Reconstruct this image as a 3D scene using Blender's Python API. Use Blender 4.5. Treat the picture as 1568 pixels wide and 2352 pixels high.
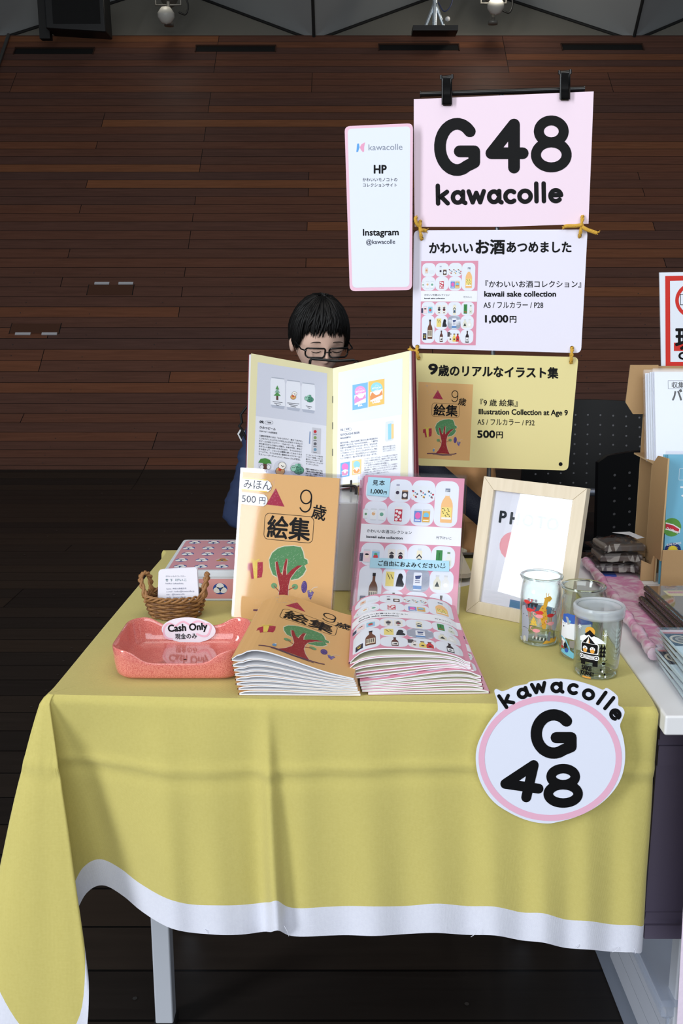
import bpy, math, random
from mathutils import Vector, Matrix, Euler
from mathutils.geometry import tessellate_polygon
random.seed(7)
for o in list(bpy.data.objects): bpy.data.objects.remove(o)
scene = bpy.context.scene
COL = scene.collection
PI = math.pi
R = math.radians

# ---------------------------------------------------------------- camera
CAM_Z, PITCH, FPX = 1.15, R(12.46), 2200.0
cam = bpy.data.objects.new('camera', bpy.data.cameras.new('camera'))
COL.objects.link(cam)
cam.location = (0, 0, CAM_Z)
cam.rotation_euler = (PI / 2 - PITCH, 0, 0)
cam.data.sensor_fit = 'VERTICAL'
cam.data.sensor_height = 36.0
cam.data.sensor_width = 24.0
cam.data.lens = 36.0 * FPX / 2352.0
cam.data.clip_start = 0.05
cam.data.clip_end = 200
scene.camera = cam

# ---------------------------------------------------------------- world, daylight, exposure
scene.view_settings.view_transform = 'Standard'
scene.view_settings.look = 'None'
scene.view_settings.gamma = 1.0
scene.view_settings.use_curve_mapping = False
scene.view_settings.exposure = 0.0
scene.cycles.transparent_max_bounces = 40
world = bpy.data.worlds.new('hall_air')
scene.world = world
world.use_nodes = True
world.node_tree.nodes['Background'].inputs[0].default_value = (0.80, 0.88, 1.0, 1)
world.node_tree.nodes['Background'].inputs[1].default_value = 0.25

def area(name, loc, rot, sx, sy, power, col):
    l = bpy.data.lights.new(name, 'AREA')
    l.shape = 'RECTANGLE'; l.size = sx; l.size_y = sy; l.energy = power; l.color = col
    o = bpy.data.objects.new(name, l); COL.objects.link(o)
    o.location = loc; o.rotation_euler = rot
    return o
WIN_Y0, WIN_Y1, WIN_Z0, WIN_Z1, WIN_X = -3.28, -1.45, 0.25, 6.0, -5.0
area('window_daylight', (WIN_X + 0.12, (WIN_Y0 + WIN_Y1) / 2, (WIN_Z0 + WIN_Z1) / 2), (0, R(-90), 0),
     WIN_Z1 - WIN_Z0, WIN_Y1 - WIN_Y0, 410, (0.92, 0.96, 1.0))
BW_X0, BW_X1, BW_Z0, BW_Z1, BW_Y = -3.4, 4.4, 1.5, 6.0, -6.5  # invented rear opening; its area light is added fill for the table front
area('rear_fill_light', ((BW_X0 + BW_X1) / 2, BW_Y + 0.12, (BW_Z0 + BW_Z1) / 2), (R(90), 0, 0),
     BW_X1 - BW_X0, BW_Z1 - BW_Z0, 420, (0.90, 0.95, 1.0))

area('hall_ceiling_lights', (0.6, 0.4, 6.2), (0, 0, 0), 4.0, 4.0, 100, (1.0, 0.94, 0.86))

# ---------------------------------------------------------------- helpers
def ray(px, py):
    x = (px - 784) / FPX; v = -(py - 1176) / FPX
    c, s = math.cos(PITCH), math.sin(PITCH)
    return Vector((x, c + v * s, -s + v * c))
def T(px, py, z=0.70):
    d = ray(px, py); return Vector((0, 0, CAM_Z)) + d * ((z - CAM_Z) / d.z)
def Y(px, py, y):
    d = ray(px, py); return Vector((0, 0, CAM_Z)) + d * (y / d.y)

def lin(c):
    return tuple(((v / 255) / 12.92 if v / 255 <= .04045 else ((v / 255 + .055) / 1.055) ** 2.4) for v in c)
MATS = {}
def mat(name, rgb=(200, 200, 200), rough=.5, metal=0, spec=.5, trans=0, emit=None, es=0, coat=0, bump=None, alpha=1, ior=1.45, sheen=0):
    if name in MATS: return MATS[name]
    m = bpy.data.materials.new(name); m.use_nodes = True
    nt = m.node_tree; b = nt.nodes['Principled BSDF']
    b.inputs['Base Color'].default_value = (*lin(rgb), 1)
    b.inputs['Roughness'].default_value = rough
    b.inputs['Metallic'].default_value = metal
    b.inputs['Specular IOR Level'].default_value = spec
    b.inputs['Transmission Weight'].default_value = trans
    b.inputs['Coat Weight'].default_value = coat
    b.inputs['Coat Roughness'].default_value = .03
    b.inputs['IOR'].default_value = ior
    b.inputs['Alpha'].default_value = alpha
    if sheen: b.inputs['Sheen Weight'].default_value = sheen
    if emit:
        b.inputs['Emission Color'].default_value = (*lin(emit), 1)
        b.inputs['Emission Strength'].default_value = es
    if bump:
        sc, st = bump
        tc = nt.nodes.new('ShaderNodeTexCoord'); n = nt.nodes.new('ShaderNodeTexNoise'); bp = nt.nodes.new('ShaderNodeBump')
        n.inputs['Scale'].default_value = sc; n.inputs['Detail'].default_value = 4
        bp.inputs['Strength'].default_value = st; bp.inputs['Distance'].default_value = .002
        nt.links.new(tc.outputs['Object'], n.inputs['Vector']); nt.links.new(n.outputs['Fac'], bp.inputs['Height'])
        nt.links.new(bp.outputs[0], b.inputs['Normal'])
    MATS[name] = m
    return m
def ink(rgb, rough=.6, coat=0):
    return mat('print_%d_%d_%d%s' % (*rgb, '_gloss' if coat else ''), rgb, rough if not coat else .25, coat=0, spec=.2 if not coat else .6)
def clear(name, tint=(255, 255, 255), fres=.9, rough=.03, ior=1.5, power=5.0):
    """thin clear film: transparent with a dielectric surface reflection"""
    if name in MATS: return MATS[name]
    m = bpy.data.materials.new(name); m.use_nodes = True; nt = m.node_tree
    nt.nodes.clear()
    out = nt.nodes.new('ShaderNodeOutputMaterial'); mx = nt.nodes.new('ShaderNodeMixShader')
    t = nt.nodes.new('ShaderNodeBsdfTransparent'); g = nt.nodes.new('ShaderNodeBsdfGlossy'); f = nt.nodes.new('ShaderNodeLayerWeight')
    t.inputs[0].default_value = (*lin(tint), 1); g.inputs['Roughness'].default_value = rough
    g.inputs[0].default_value = (fres, fres, fres, 1)
    f0 = ((ior - 1) / (ior + 1)) ** 2; f.inputs[0].default_value = .5
    fr = math_node(nt, 'ADD', math_node(nt, 'MULTIPLY', math_node(nt, 'POWER', f.outputs['Facing'], power), 1 - f0), f0)
    nt.links.new(fr, mx.inputs[0]); nt.links.new(t.outputs[0], mx.inputs[1]); nt.links.new(g.outputs[0], mx.inputs[2])
    nt.links.new(mx.outputs[0], out.inputs[0])
    MATS[name] = m
    return m
def N(nt, t, **kw):
    n = nt.nodes.new(t)
    for k, v in kw.items(): setattr(n, k, v)
    return n
def math_node(nt, op, a, b=None):
    n = N(nt, 'ShaderNodeMath', operation=op)
    for i, v in enumerate((a, b)):
        if v is None: continue
        if isinstance(v, (int, float)): n.inputs[i].default_value = v
        else: nt.links.new(v, n.inputs[i])
    return n.outputs[0]

class MB:
    """collects polygons with materials; build() links them as one mesh object"""
    def __init__(s): s.v = []; s.f = []; s.m = []; s.sm = []; s.mats = []
    def mi(s, m):
        if m not in s.mats: s.mats.append(m)
        return s.mats.index(m)
    def face(s, pts, m, smooth=False):
        b = len(s.v); s.v += [tuple(p) for p in pts]; s.f.append(tuple(range(b, b + len(pts)))); s.m.append(s.mi(m)); s.sm.append(smooth)
    def grid(s, rows, m, smooth=True, closed=False, mfun=None, flip=False):
        b = len(s.v); nc = len(rows[0])
        for r in rows: s.v += [tuple(p) for p in r]
        for i in range(len(rows) - 1):
            for j in range(nc if closed else nc - 1):
                k = (j + 1) % nc
                q = (b + i * nc + j, b + i * nc + k, b + (i + 1) * nc + k, b + (i + 1) * nc + j)
                s.f.append(q[::-1] if flip else q); s.m.append(s.mi(mfun(i, j) if mfun else m)); s.sm.append(smooth)
    def box(s, lo, hi, m, M=None):
        x0, y0, z0 = lo; x1, y1, z1 = hi
        p = [Vector(q) for q in ((x0, y0, z0), (x1, y0, z0), (x1, y1, z0), (x0, y1, z0), (x0, y0, z1), (x1, y0, z1), (x1, y1, z1), (x0, y1, z1))]
        if M: p = [M @ q for q in p]
        b = len(s.v); s.v += [tuple(q) for q in p]
        for q in ((0, 3, 2, 1), (4, 5, 6, 7), (0, 1, 5, 4), (1, 2, 6, 5), (2, 3, 7, 6), (3, 0, 4, 7)):
            s.f.append(tuple(b + i for i in q)); s.m.append(s.mi(m)); s.sm.append(False)
    def tube(s, path, r, m, n=10, closed=False, caps=True):
        path = [Vector(p) for p in path]; k = len(path)
        rad = r if isinstance(r, (list, tuple)) else [r] * k
        rows = []; up = None
        for i, p in enumerate(path):
            a = path[(i - 1) % k] if closed or i > 0 else p
            c = path[(i + 1) % k] if closed or i < k - 1 else p
            d = (c - a); d = d.normalized() if d.length > 1e-9 else Vector((0, 0, 1))
            if up is None:
                up = Vector((0, 0, 1)) if abs(d.z) < .9 else Vector((1, 0, 0))
            x = d.cross(up)
            if x.length < 1e-6: x = d.cross(Vector((0, 1, 0)))
            x.normalize(); y = x.cross(d).normalized(); up = y
            rows.append([p + (x * math.cos(2 * PI * j / n) + y * math.sin(2 * PI * j / n)) * rad[i] for j in range(n)])
        if closed: rows.append(rows[0])
        s.grid(rows, m, True, True, flip=True)
        if caps and not closed:
            s.face(rows[0], m); s.face(rows[-1][::-1], m)
    def lathe(s, prof, m, n=32, c=(0, 0, 0), mfun=None, arc=None):
        rows = []
        for (r, z) in prof:
            rows.append([(c[0] + r * math.cos(2 * PI * j / n), c[1] + r * math.sin(2 * PI * j / n), c[2] + z) for j in range(n)])
        s.grid(rows, m, True, True, mfun=mfun)
    def prism(s, poly, h0, h1, m, fn=None, side=None):
        """polygon (2D) extruded between h0 and h1; fn maps (x,y,h) to 3D"""
        fn = fn or (lambda x, y, h: (x, y, h))
        s.face([fn(x, y, h1) for x, y in poly], m); s.face([fn(x, y, h0) for x, y in poly][::-1], m)
        k = len(poly)
        for i in range(k):
            (a, b), (c, d) = poly[i], poly[(i + 1) % k]
            s.face([fn(a, b, h0), fn(c, d, h0), fn(c, d, h1), fn(a, b, h1)], side or m)
    def build(s, name, parent=None, M=None, bevel=0, weld=True, seg=2):
        me = bpy.data.meshes.new(name); me.from_pydata(s.v, [], s.f)
        for m in s.mats: me.materials.append(m)
        me.polygons.foreach_set('material_index', s.m); me.polygons.foreach_set('use_smooth', s.sm)
        me.update()
        o = bpy.data.objects.new(name, me); COL.objects.link(o)
        if parent: o.parent = parent
        if M: o.matrix_local = M
        if bevel:
            if weld:
                w = o.modifiers.new('weld', 'WELD'); w.merge_threshold = 1e-5
            b = o.modifiers.new('bevel', 'BEVEL'); b.width = bevel; b.segments = seg; b.limit_method = 'ANGLE'; b.angle_limit = R(40)
            for p in me.polygons: p.use_smooth = True
            try:
                b.harden_normals = True
            except Exception: pass
        return o
def tag(o, label, cat=None, group=None, kind=None):
    o['label'] = label
    if cat: o['category'] = cat
    if group: o['group'] = group
    if kind: o['kind'] = kind
    return o
def empty(name, loc, label, cat, group=None, rz=0):
    o = bpy.data.objects.new(name, None); COL.objects.link(o); o.location = loc; o.rotation_euler = (0, 0, rz)
    o.empty_display_size = .05
    return tag(o, label, cat, group)
def struct(o): o['kind'] = 'structure'; return o
def copy_tree(o, parent=None):
    c = o.copy(); COL.objects.link(c)
    if parent: c.parent = parent
    for ch in list(o.children): copy_tree(ch, c)
    return c
def smooth_mod(o, lv=1):
    m = o.modifiers.new('subsurf', 'SUBSURF'); m.levels = lv; m.render_levels = lv; return o
def catmull(P, n, closed=False):
    P = [Vector(p) for p in P]; out = []; k = len(P)
    for i in range(k if closed else k - 1):
        a, b, c, d = (P[(i - 1) % k] if closed or i > 0 else P[i]), P[i], P[(i + 1) % k], (P[(i + 2) % k] if closed or i < k - 2 else P[(i + 1) % k])
        for j in range(n):
            t = j / n
            out.append(.5 * ((2 * b) + (c - a) * t + (2 * a - 5 * b + 4 * c - d) * t * t + (3 * b - a - 3 * c + d) * t ** 3))
    if not closed: out.append(P[-1])
    return out

# ---------------------------------------------------------------- printed matter: flat drawings laid on a surface
TXT = {}
def glyphs(s):
    if s not in TXT:
        cu = bpy.data.curves.new('lettering', 'FONT'); cu.body = s; cu.size = 1.0; cu.resolution_u = 3
        o = bpy.data.objects.new('lettering', cu); COL.objects.link(o)
        dg = bpy.context.evaluated_depsgraph_get(); me = bpy.data.meshes.new_from_object(o.evaluated_get(dg))
        V = [(v.co.x, v.co.y) for v in me.vertices]
        tr = []
        for p in me.polygons:
            ids = list(p.vertices)
            for i in range(1, len(ids) - 1): tr.append((ids[0], ids[i], ids[i + 1]))
        w = max((v[0] for v in V), default=0)
        TXT[s] = (V, tr, w, min((v[0] for v in V), default=0))
        bpy.data.objects.remove(o); bpy.data.curves.remove(cu); bpy.data.meshes.remove(me)
    return TXT[s]
def circle(cx, cy, rx, ry=None, n=20, a0=0, a1=2 * PI):
    ry = ry or rx
    full = abs(a1 - a0 - 2 * PI) < 1e-6
    return [(cx + rx * math.cos(a0 + (a1 - a0) * i / (n if full else n - 1)), cy + ry * math.sin(a0 + (a1 - a0) * i / (n if full else n - 1))) for i in range(n)]
def rrect(x0, y0, x1, y1, r, n=5):
    p = []
    for cx, cy, a in ((x1 - r, y0 + r, -PI / 2), (x1 - r, y1 - r, 0), (x0 + r, y1 - r, PI / 2), (x0 + r, y0 + r, PI)):
        p += [(cx + r * math.cos(a + PI / 2 * i / n), cy + r * math.sin(a + PI / 2 * i / n)) for i in range(n + 1)]
    return p
class Canvas:
    """drawing in millimetres, origin top left, y down, size w x h"""
    def __init__(s, w, h): s.w = w; s.h = h; s.items = []; s.X = lambda x, y: (x, y)
    def tri(s, pts, tris, col, lv, e=0):
        s.items.append(([s.X(*p) for p in pts], tris, col, lv, e))
    def poly(s, pts, col, lv=1, e=0):
        if len(pts) == 3: t = [(0, 1, 2)]
        else: t = [tuple(q) for q in tessellate_polygon([[Vector((x, y, 0)) for x, y in pts]])]
        s.tri(pts, t, col, lv, e)
    def rect(s, x0, y0, x1, y1, col, lv=1): s.poly([(x0, y0), (x1, y0), (x1, y1), (x0, y1)], col, lv)
    def rrect(s, x0, y0, x1, y1, r, col, lv=1): s.poly(rrect(x0, y0, x1, y1, r), col, lv)
    def circ(s, cx, cy, r, col, lv=1, ry=None, n=18): s.poly(circle(cx, cy, r, ry, n), col, lv)
    def stroke(s, pts, w, col, lv=2, closed=False, nc=10):
        e = 0
        if closed: pts = list(pts) + [pts[0]]
        for i, p in enumerate(pts):
            e += 1; s.poly(circle(p[0], p[1], w / 2, None, nc), col, lv, e)
            if i:
                a, b = Vector(pts[i - 1]), Vector(p); d = b - a
                if d.length > 1e-6:
                    q = Vector((-d.y, d.x)).normalized() * w / 2; e += 1
                    s.poly([tuple(a + q), tuple(b + q), tuple(b - q), tuple(a - q)], col, lv, e)
    def text(s, t, x, y, size, col, lv=3, bold=0, align='l', sx=1.0, rot=0, sp=0):
        if sp:
            W = len(t) * (size + sp); cx = x - (W / 2 if align == 'c' else W if align == 'r' else 0)
            for ch in t:
                s.text(ch, cx, y, size, col, lv, bold, 'l', sx, rot); cx += size + sp
            return
        V, tr, w, x0 = glyphs(t)
        ox = -w * size * sx / 2 if align == 'c' else (-w * size * sx if align == 'r' else 0)
        cr, sr = math.cos(rot), math.sin(rot)
        offs = [(0, 0)]
        if bold: offs += [(bold * math.cos(a * PI / 3), bold * math.sin(a * PI / 3)) for a in range(6)]
        for e, (dx, dy) in enumerate(offs):
            P = []
            for (a, b) in V:
                px, py = ox + a * size * sx + dx, -b * size + dy
                P.append((x + px * cr - py * sr, y + px * sr + py * cr))
            s.tri(P, tr, col, lv, e)
    def sub(s, x, y, sx, sy=None, rot=0, lv=0):
        """a nested drawing placed at x,y scaled"""
        o = s; sy = sy or sx; cr, sr = math.cos(rot), math.sin(rot)
        class Sub(Canvas):
            def tri(q, pts, tris, col, l, e=0):
                o.tri([(x + (a * sx) * cr - (b * sy) * sr, y + (a * sx) * sr + (b * sy) * cr) for a, b in pts], tris, col, l + lv, e)
        return Sub(s.w, s.h)
    def emit(s, mb, fn, coat=0, strips=None, base=0.00012, step=0.00009):
        """fn(x_mm, y_mm, h_m) -> 3D"""
        for pts, tris, col, lv, e in s.items:
            m = ink(col, coat=coat) if isinstance(col, tuple) else col
            h = base + step * lv + e * 1.0e-6
            idx = mb.mi(m)
            if not strips:
                b = len(mb.v); mb.v += [tuple(fn(x, y, h)) for x, y in pts]
                for t in tris:
                    a, c, d = (pts[i] for i in t)
                    ar = (c[0] - a[0]) * (d[1] - a[1]) - (c[1] - a[1]) * (d[0] - a[0])
                    tt = t if ar < 0 else (t[0], t[2], t[1])
                    mb.f.append(tuple(b + i for i in tt)); mb.m.append(idx); mb.sm.append(False)
            else:
                for t in tris:
                    P = [pts[i] for i in t]
                    ar = (P[1][0] - P[0][0]) * (P[2][1] - P[0][1]) - (P[1][1] - P[0][1]) * (P[2][0] - P[0][0])
                    if abs(ar) < 1e-9: continue
                    if ar > 0: P = P[::-1]
                    lo, hi = min(p[0] for p in P), max(p[0] for p in P)
                    k0, k1 = int(lo // strips), int(math.ceil(hi / strips))
                    for k in range(k0, max(k1, k0 + 1)):
                        Q = clip(P, k * strips, 1); Q = clip(Q, (k + 1) * strips, -1)
                        if len(Q) >= 3:
                            b = len(mb.v); mb.v += [tuple(fn(x, y, h)) for x, y in Q]
                            mb.f.append(tuple(range(b, b + len(Q)))); mb.m.append(idx); mb.sm.append(False)
def clip(P, x, sgn):
    out = []
    for i in range(len(P)):
        a, b = P[i - 1], P[i]; ia, ib = (a[0] - x) * sgn >= 0, (b[0] - x) * sgn >= 0
        if ia != ib:
            t = (x - a[0]) / (b[0] - a[0]); out.append((x, a[1] + t * (b[1] - a[1])))
        if ib: out.append(b)
    return out
def quadmap(tl, tr, br, bl, w, h, flip=1):
    tl, tr, br, bl = (Vector(p) for p in (tl, tr, br, bl))
    n = (tr - tl).cross(tl - bl).normalized() * flip
    def fn(x, y, hh=0):
        u, v = x / w, y / h
        return tl * (1 - u) * (1 - v) + tr * u * (1 - v) + br * u * v + bl * (1 - u) * v + n * hh
    fn.n = n
    return fn
BLACK = (9, 9, 11); WHITE = (240, 241, 246)
# rounded display letters drawn with a round pen: unit height 1 (baseline 0, up positive)
def arcp(cx, cy, rx, ry, a0, a1, n=12): return [(cx + rx * math.cos(R(a0 + (a1 - a0) * i / n)), cy + ry * math.sin(R(a0 + (a1 - a0) * i / n))) for i in range(n + 1)]
PEN = {
    'G': (.80, [arcp(.40, .5, .33, .42, 42, 305, 18) + [(.73, .22), (.73, .42)], [(.45, .42), (.73, .42)]]),
    '4': (.80, [[(.52, .04), (.52, .94), (.08, .30), (.74, .30)]]),
    '8': (.72, [arcp(.36, .71, .235, .21, -90, 270, 20), arcp(.36, .26, .29, .24, 90, 450, 22)]),
    'k': (.50, [[(.06, 0), (.06, .74)], [(.40, .48), (.08, .22)], [(.18, .28), (.42, .0)]]),
    'a': (.52, [arcp(.22, .24, .18, .22, 20, 340, 16), [(.42, .48), (.42, .06), (.50, .0)]]),
    'w': (.68, [[(.04, .48), (.18, .02), (.32, .42), (.46, .02), (.60, .48)]]),
    'c': (.46, [arcp(.25, .24, .20, .23, 50, 310, 14)]),
    'o': (.52, [arcp(.25, .24, .21, .23, 0, 360, 20)]),
    'l': (.20, [[(.08, .02), (.08, .76)]]),
    'e': (.50, [[(.06, .26), (.44, .26)] + arcp(.25, .24, .20, .23, 5, 315, 16)]),
}
def pen_text(c, s, x, y, size, wt, col=BLACK, sx=1.0, lv=3, track=0):
    for ch in s:
        wd, st = PEN[ch]
        for q in st: c.stroke([(x + px * size * sx, y - py * size) for px, py in q], wt, col, lv, nc=14)
        x += (wd + track) * size * sx
    return x
def pen_width(s, size, sx=1, track=0): return sum(PEN[ch][0] + track for ch in s) * size * sx
# ================================================================ SETTING
def deck_material(name, ramp, rough, grain=.35, tint=(1, 1, 1)):
    m = bpy.data.materials.new(name); m.use_nodes = True; nt = m.node_tree; b = nt.nodes['Principled BSDF']
    uv = N(nt, 'ShaderNodeUVMap'); sp = N(nt, 'ShaderNodeSeparateXYZ'); nt.links.new(uv.outputs[0], sp.inputs[0])
    u, v = sp.outputs[0], sp.outputs[1]
    vr = math_node(nt, 'DIVIDE', v, .12); row = math_node(nt, 'FLOOR', vr); fv = math_node(nt, 'FRACT', vr)
    wn = N(nt, 'ShaderNodeTexWhiteNoise', noise_dimensions='1D'); nt.links.new(row, wn.inputs['W'])
    off = math_node(nt, 'MULTIPLY', math_node(nt, 'FLOOR', math_node(nt, 'MULTIPLY', wn.outputs['Value'], 3.99)), 1.0)
    uu = math_node(nt, 'DIVIDE', math_node(nt, 'ADD', u, math_node(nt, 'ADD', off, 100.3)), 3.0)
    cell = math_node(nt, 'FLOOR', uu); fu = math_node(nt, 'FRACT', uu)
    cb = N(nt, 'ShaderNodeCombineXYZ'); nt.links.new(cell, cb.inputs[0]); nt.links.new(row, cb.inputs[1])
    w2 = N(nt, 'ShaderNodeTexWhiteNoise', noise_dimensions='2D'); nt.links.new(cb.outputs[0], w2.inputs['Vector'])
    rp = N(nt, 'ShaderNodeValToRGB'); els = rp.color_ramp.elements
    for i, (p, c) in enumerate(ramp):
        e = els[i] if i < 2 else els.new(p)
        e.position = p; e.color = (*lin(c), 1)
    nt.links.new(w2.outputs['Value'], rp.inputs[0])
    # grain stretched along the board
    mp = N(nt, 'ShaderNodeMapping'); mp.inputs['Scale'].default_value = (3.0, 42, 1); nt.links.new(uv.outputs[0], mp.inputs[0])
    va = N(nt, 'ShaderNodeVectorMath', operation='ADD'); nt.links.new(mp.outputs[0], va.inputs[0]); nt.links.new(w2.outputs['Color'], va.inputs[1])
    ns = N(nt, 'ShaderNodeTexNoise'); ns.inputs['Scale'].default_value = 1.0; ns.inputs['Detail'].default_value = 5; ns.inputs['Distortion'].default_value = .8
    nt.links.new(va.outputs[0], ns.inputs['Vector'])
    gr = math_node(nt, 'ADD', math_node(nt, 'MULTIPLY', ns.outputs['Fac'], grain * 2), 1 - grain)
    mul = N(nt, 'ShaderNodeMix', data_type='RGBA', blend_type='MULTIPLY'); mul.inputs[0].default_value = 1
    nt.links.new(rp.outputs[0], mul.inputs[6])
    cg = N(nt, 'ShaderNodeCombineXYZ')
    for i in range(3): nt.links.new(gr, cg.inputs[i])
    nt.links.new(cg.outputs[0], mul.inputs[7])
    gap = math_node(nt, 'MAXIMUM', math_node(nt, 'LESS_THAN', fv, .045), math_node(nt, 'LESS_THAN', fu, .0018))
    mg = N(nt, 'ShaderNodeMix', data_type='RGBA'); nt.links.new(gap, mg.inputs[0]); nt.links.new(mul.outputs[2], mg.inputs[6])
    mg.inputs[7].default_value = (.0012, .001, .001, 1)
    nt.links.new(mg.outputs[2], b.inputs['Base Color'])
    b.inputs['Roughness'].default_value = rough; b.inputs['Specular IOR Level'].default_value = .25
    bp = N(nt, 'ShaderNodeBump'); bp.inputs['Strength'].default_value = .5; bp.inputs['Distance'].default_value = .004
    hh = math_node(nt, 'SUBTRACT', math_node(nt, 'MULTIPLY', ns.outputs['Fac'], .25), gap)
    nt.links.new(hh, bp.inputs['Height']); nt.links.new(bp.outputs[0], b.inputs['Normal'])
    return m
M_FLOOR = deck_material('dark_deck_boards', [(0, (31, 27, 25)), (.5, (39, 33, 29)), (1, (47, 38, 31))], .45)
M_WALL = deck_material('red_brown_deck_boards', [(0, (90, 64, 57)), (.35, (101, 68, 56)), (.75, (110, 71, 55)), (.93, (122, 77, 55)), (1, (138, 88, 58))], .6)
M_SCREW = mat('screw_steel', (150, 150, 150), .35, 1)
M_DARK = mat('dark_recess', (8, 8, 8), .8)

def uv_mesh(name, rows, uvs, m):
    """grid with explicit uv (metres)"""
    nc = len(rows[0]); V = [tuple(p) for r in rows for p in r]; U = [p for r in uvs for p in r]
    F = [(i * nc + j, i * nc + j + 1, (i + 1) * nc + j + 1, (i + 1) * nc + j) for i in range(len(rows) - 1) for j in range(nc - 1)]
    me = bpy.data.meshes.new(name); me.from_pydata(V, [], F); me.materials.append(m)
    l = me.uv_layers.new(name='UVMap')
    for p in me.polygons:
        p.use_smooth = True
        for li, vi in zip(p.loop_indices, p.vertices): l.data[li].uv = U[vi]
    o = bpy.data.objects.new(name, me); COL.objects.link(o); return o
D0, RAD, PHI = 5.6, 2.7, R(41.6)
def deck(sv):
    """profile: distance along the boards -> (y, z): flat, curving up, then a straight slope"""
    if sv <= D0: return sv, 0.0
    a = (sv - D0) / RAD
    if a <= PHI: return D0 + RAD * math.sin(a), RAD * (1 - math.cos(a))
    t = sv - D0 - RAD * PHI
    return D0 + RAD * math.sin(PHI) + t * math.cos(PHI), RAD * (1 - math.cos(PHI)) + t * math.sin(PHI)
XS = [-9, -4, 0, 4, 9]
sflat = D0 + .60
S_TOP = D0 + RAD * PHI + 4.84
def strip(name, s0, s1, n, m):
    rows, uvs = [], []
    for i in range(n + 1):
        sv = s0 + (s1 - s0) * i / n; y, z = deck(sv)
        rows.append([(x, y, z) for x in XS]); uvs.append([(x, sv + 20.013) for x in XS])
    return uv_mesh(name, rows, uvs, m)
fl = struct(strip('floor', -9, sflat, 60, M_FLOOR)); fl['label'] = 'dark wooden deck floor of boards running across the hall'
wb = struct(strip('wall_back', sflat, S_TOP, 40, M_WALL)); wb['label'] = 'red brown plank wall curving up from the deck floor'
# screws set in the boards along the joists
sm = MB()
def screw(x, sv):
    y, z = deck(sv); y2, z2 = deck(sv + .01); d = Vector((0, y2 - y, z2 - z)).normalized(); n = Vector((0, -d.z, d.y))
    c = Vector((x, y, z)) + n * .0012; e1 = Vector((1, 0, 0))
    sm.face([c + (e1 * math.cos(k * PI / 4) + d * math.sin(k * PI / 4)) * .0042 for k in range(8)], M_SCREW)
random.seed(3)
for k in range(-7, 8):
    for r in range(4, 100):
        sv = r * .12 + .06
        if sv > 8.6: break
        if random.random() < .35: continue
        screw(-.352 + .55 * k + random.uniform(-.014, .014), sv + .02 - 0.013 * (k % 2))
struct(sm.build('deck_screws', fl))
# long dark recesses near the top of the plank wall, hatches with steel hinges lower down
def wall_frame(x, sv, lift=0):
    y, z = deck(sv); y2, z2 = deck(sv + .01); d = Vector((0, y2 - y, z2 - z)).normalized(); n = Vector((0, -d.z, d.y))
    return Matrix((( 1, d.x, n.x, x), (0, d.y, n.y, y + n.y * lift), (0, d.z, n.z, z + n.z * lift), (0, 0, 0, 1)))
def s_at(py):
    lo, hi = 0.5, S_TOP
    for _ in range(50):
        mid = (lo + hi) / 2; y, z = deck(mid)
        dep = y * math.cos(PITCH) - (z - CAM_Z) * math.sin(PITCH); v = y * math.sin(PITCH) + (z - CAM_Z) * math.cos(PITCH)
        if 1176 - FPX * v / dep > py: lo = mid
        else: hi = mid
    return lo
def on_wall(px, py):
    sv = s_at(py); y, z = deck(sv); d = ray(px, py); return d.x * (y / d.y), sv
SLOTS = [((35, 118), (214, 118), 'far left slot, above the bare plank wall'), ((451, 113), (631, 113), 'second slot from the left'), ((871, 110), (1052, 110), 'third slot, left of the pink card clips'), ((1291, 109), (1474, 109), 'rightmost slot, beyond the black clips')]
for a, b, w in SLOTS:
    x0, sv = on_wall(*a); x1, _ = on_wall(*b)
    mb = MB(); L = x1 - x0
    mb.box((0, -.05, .001), (L, .05, .004), M_DARK)
    for q in ((-.012, -.062, -.002, .062), (L + .002, -.062, L + .012, .062)): mb.box((q[0], q[1], .001), (q[2], q[3], .012), mat('slot_edge', (60, 36, 24), .6))
    mb.box((-.012, .05, .001), (L + .012, .062, .016), mat('slot_edge', (60, 36, 24), .6))
    o = mb.build('ventilation_slot', None, wall_frame(x0, sv)); tag(o, 'long black ventilation slot in plank wall, ' + w, 'vent', 'slots along the top of the plank wall')
for (a, b, h0, h1, lab) in (((200, 652), (307, 652), 655, 677, 'small hinged floor hatch in the plank wall, upper one'), ((22, 768), (140, 768), 744, 766, 'small hinged floor hatch in the plank wall, lower left one')):
    x0, sv = on_wall(a[0], h1); x1, s1 = on_wall(b[0], h0); s_h = on_wall(*a)[1] - sv
    mb = MB(); L = x1 - x0; H = s1 - sv; g = .006
    mw = mat('hatch_wood', (84, 54, 40), .5)
    mb.box((0, 0, .0005), (L, H, .004), mw)
    for q in ((-g, -g, 0, H + g), (L, -g, L + g, H + g)): mb.box((q[0], q[1], .0004), (q[2], q[3], .003), M_DARK)
    o = mb.build('deck_hatch', None, wall_frame(x0, sv)); tag(o, lab, 'hatch', 'hatches in the plank wall')
    for f in (.28, .82):
        hb = MB(); hb.box((L * f - .06, s_h - .012, .003), (L * f + .06, s_h + .012, .010), mat('hinge_steel', (200, 200, 205), .35, 0)); hb.build('hinge', o)
# steel edge strip at the far left top
x0, sv = on_wall(21, 84); x1, s1 = on_wall(2, 140)
mb = MB(); p0, p1 = wall_frame(x0, sv, .02).translation, wall_frame(x1, s1, .02).translation; mb.tube([p0, p1 + (p1 - p0) * 1.2], .018, mat('dull_steel', (120, 120, 118), .4, .8)); struct(mb.build('trim_1'))
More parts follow.
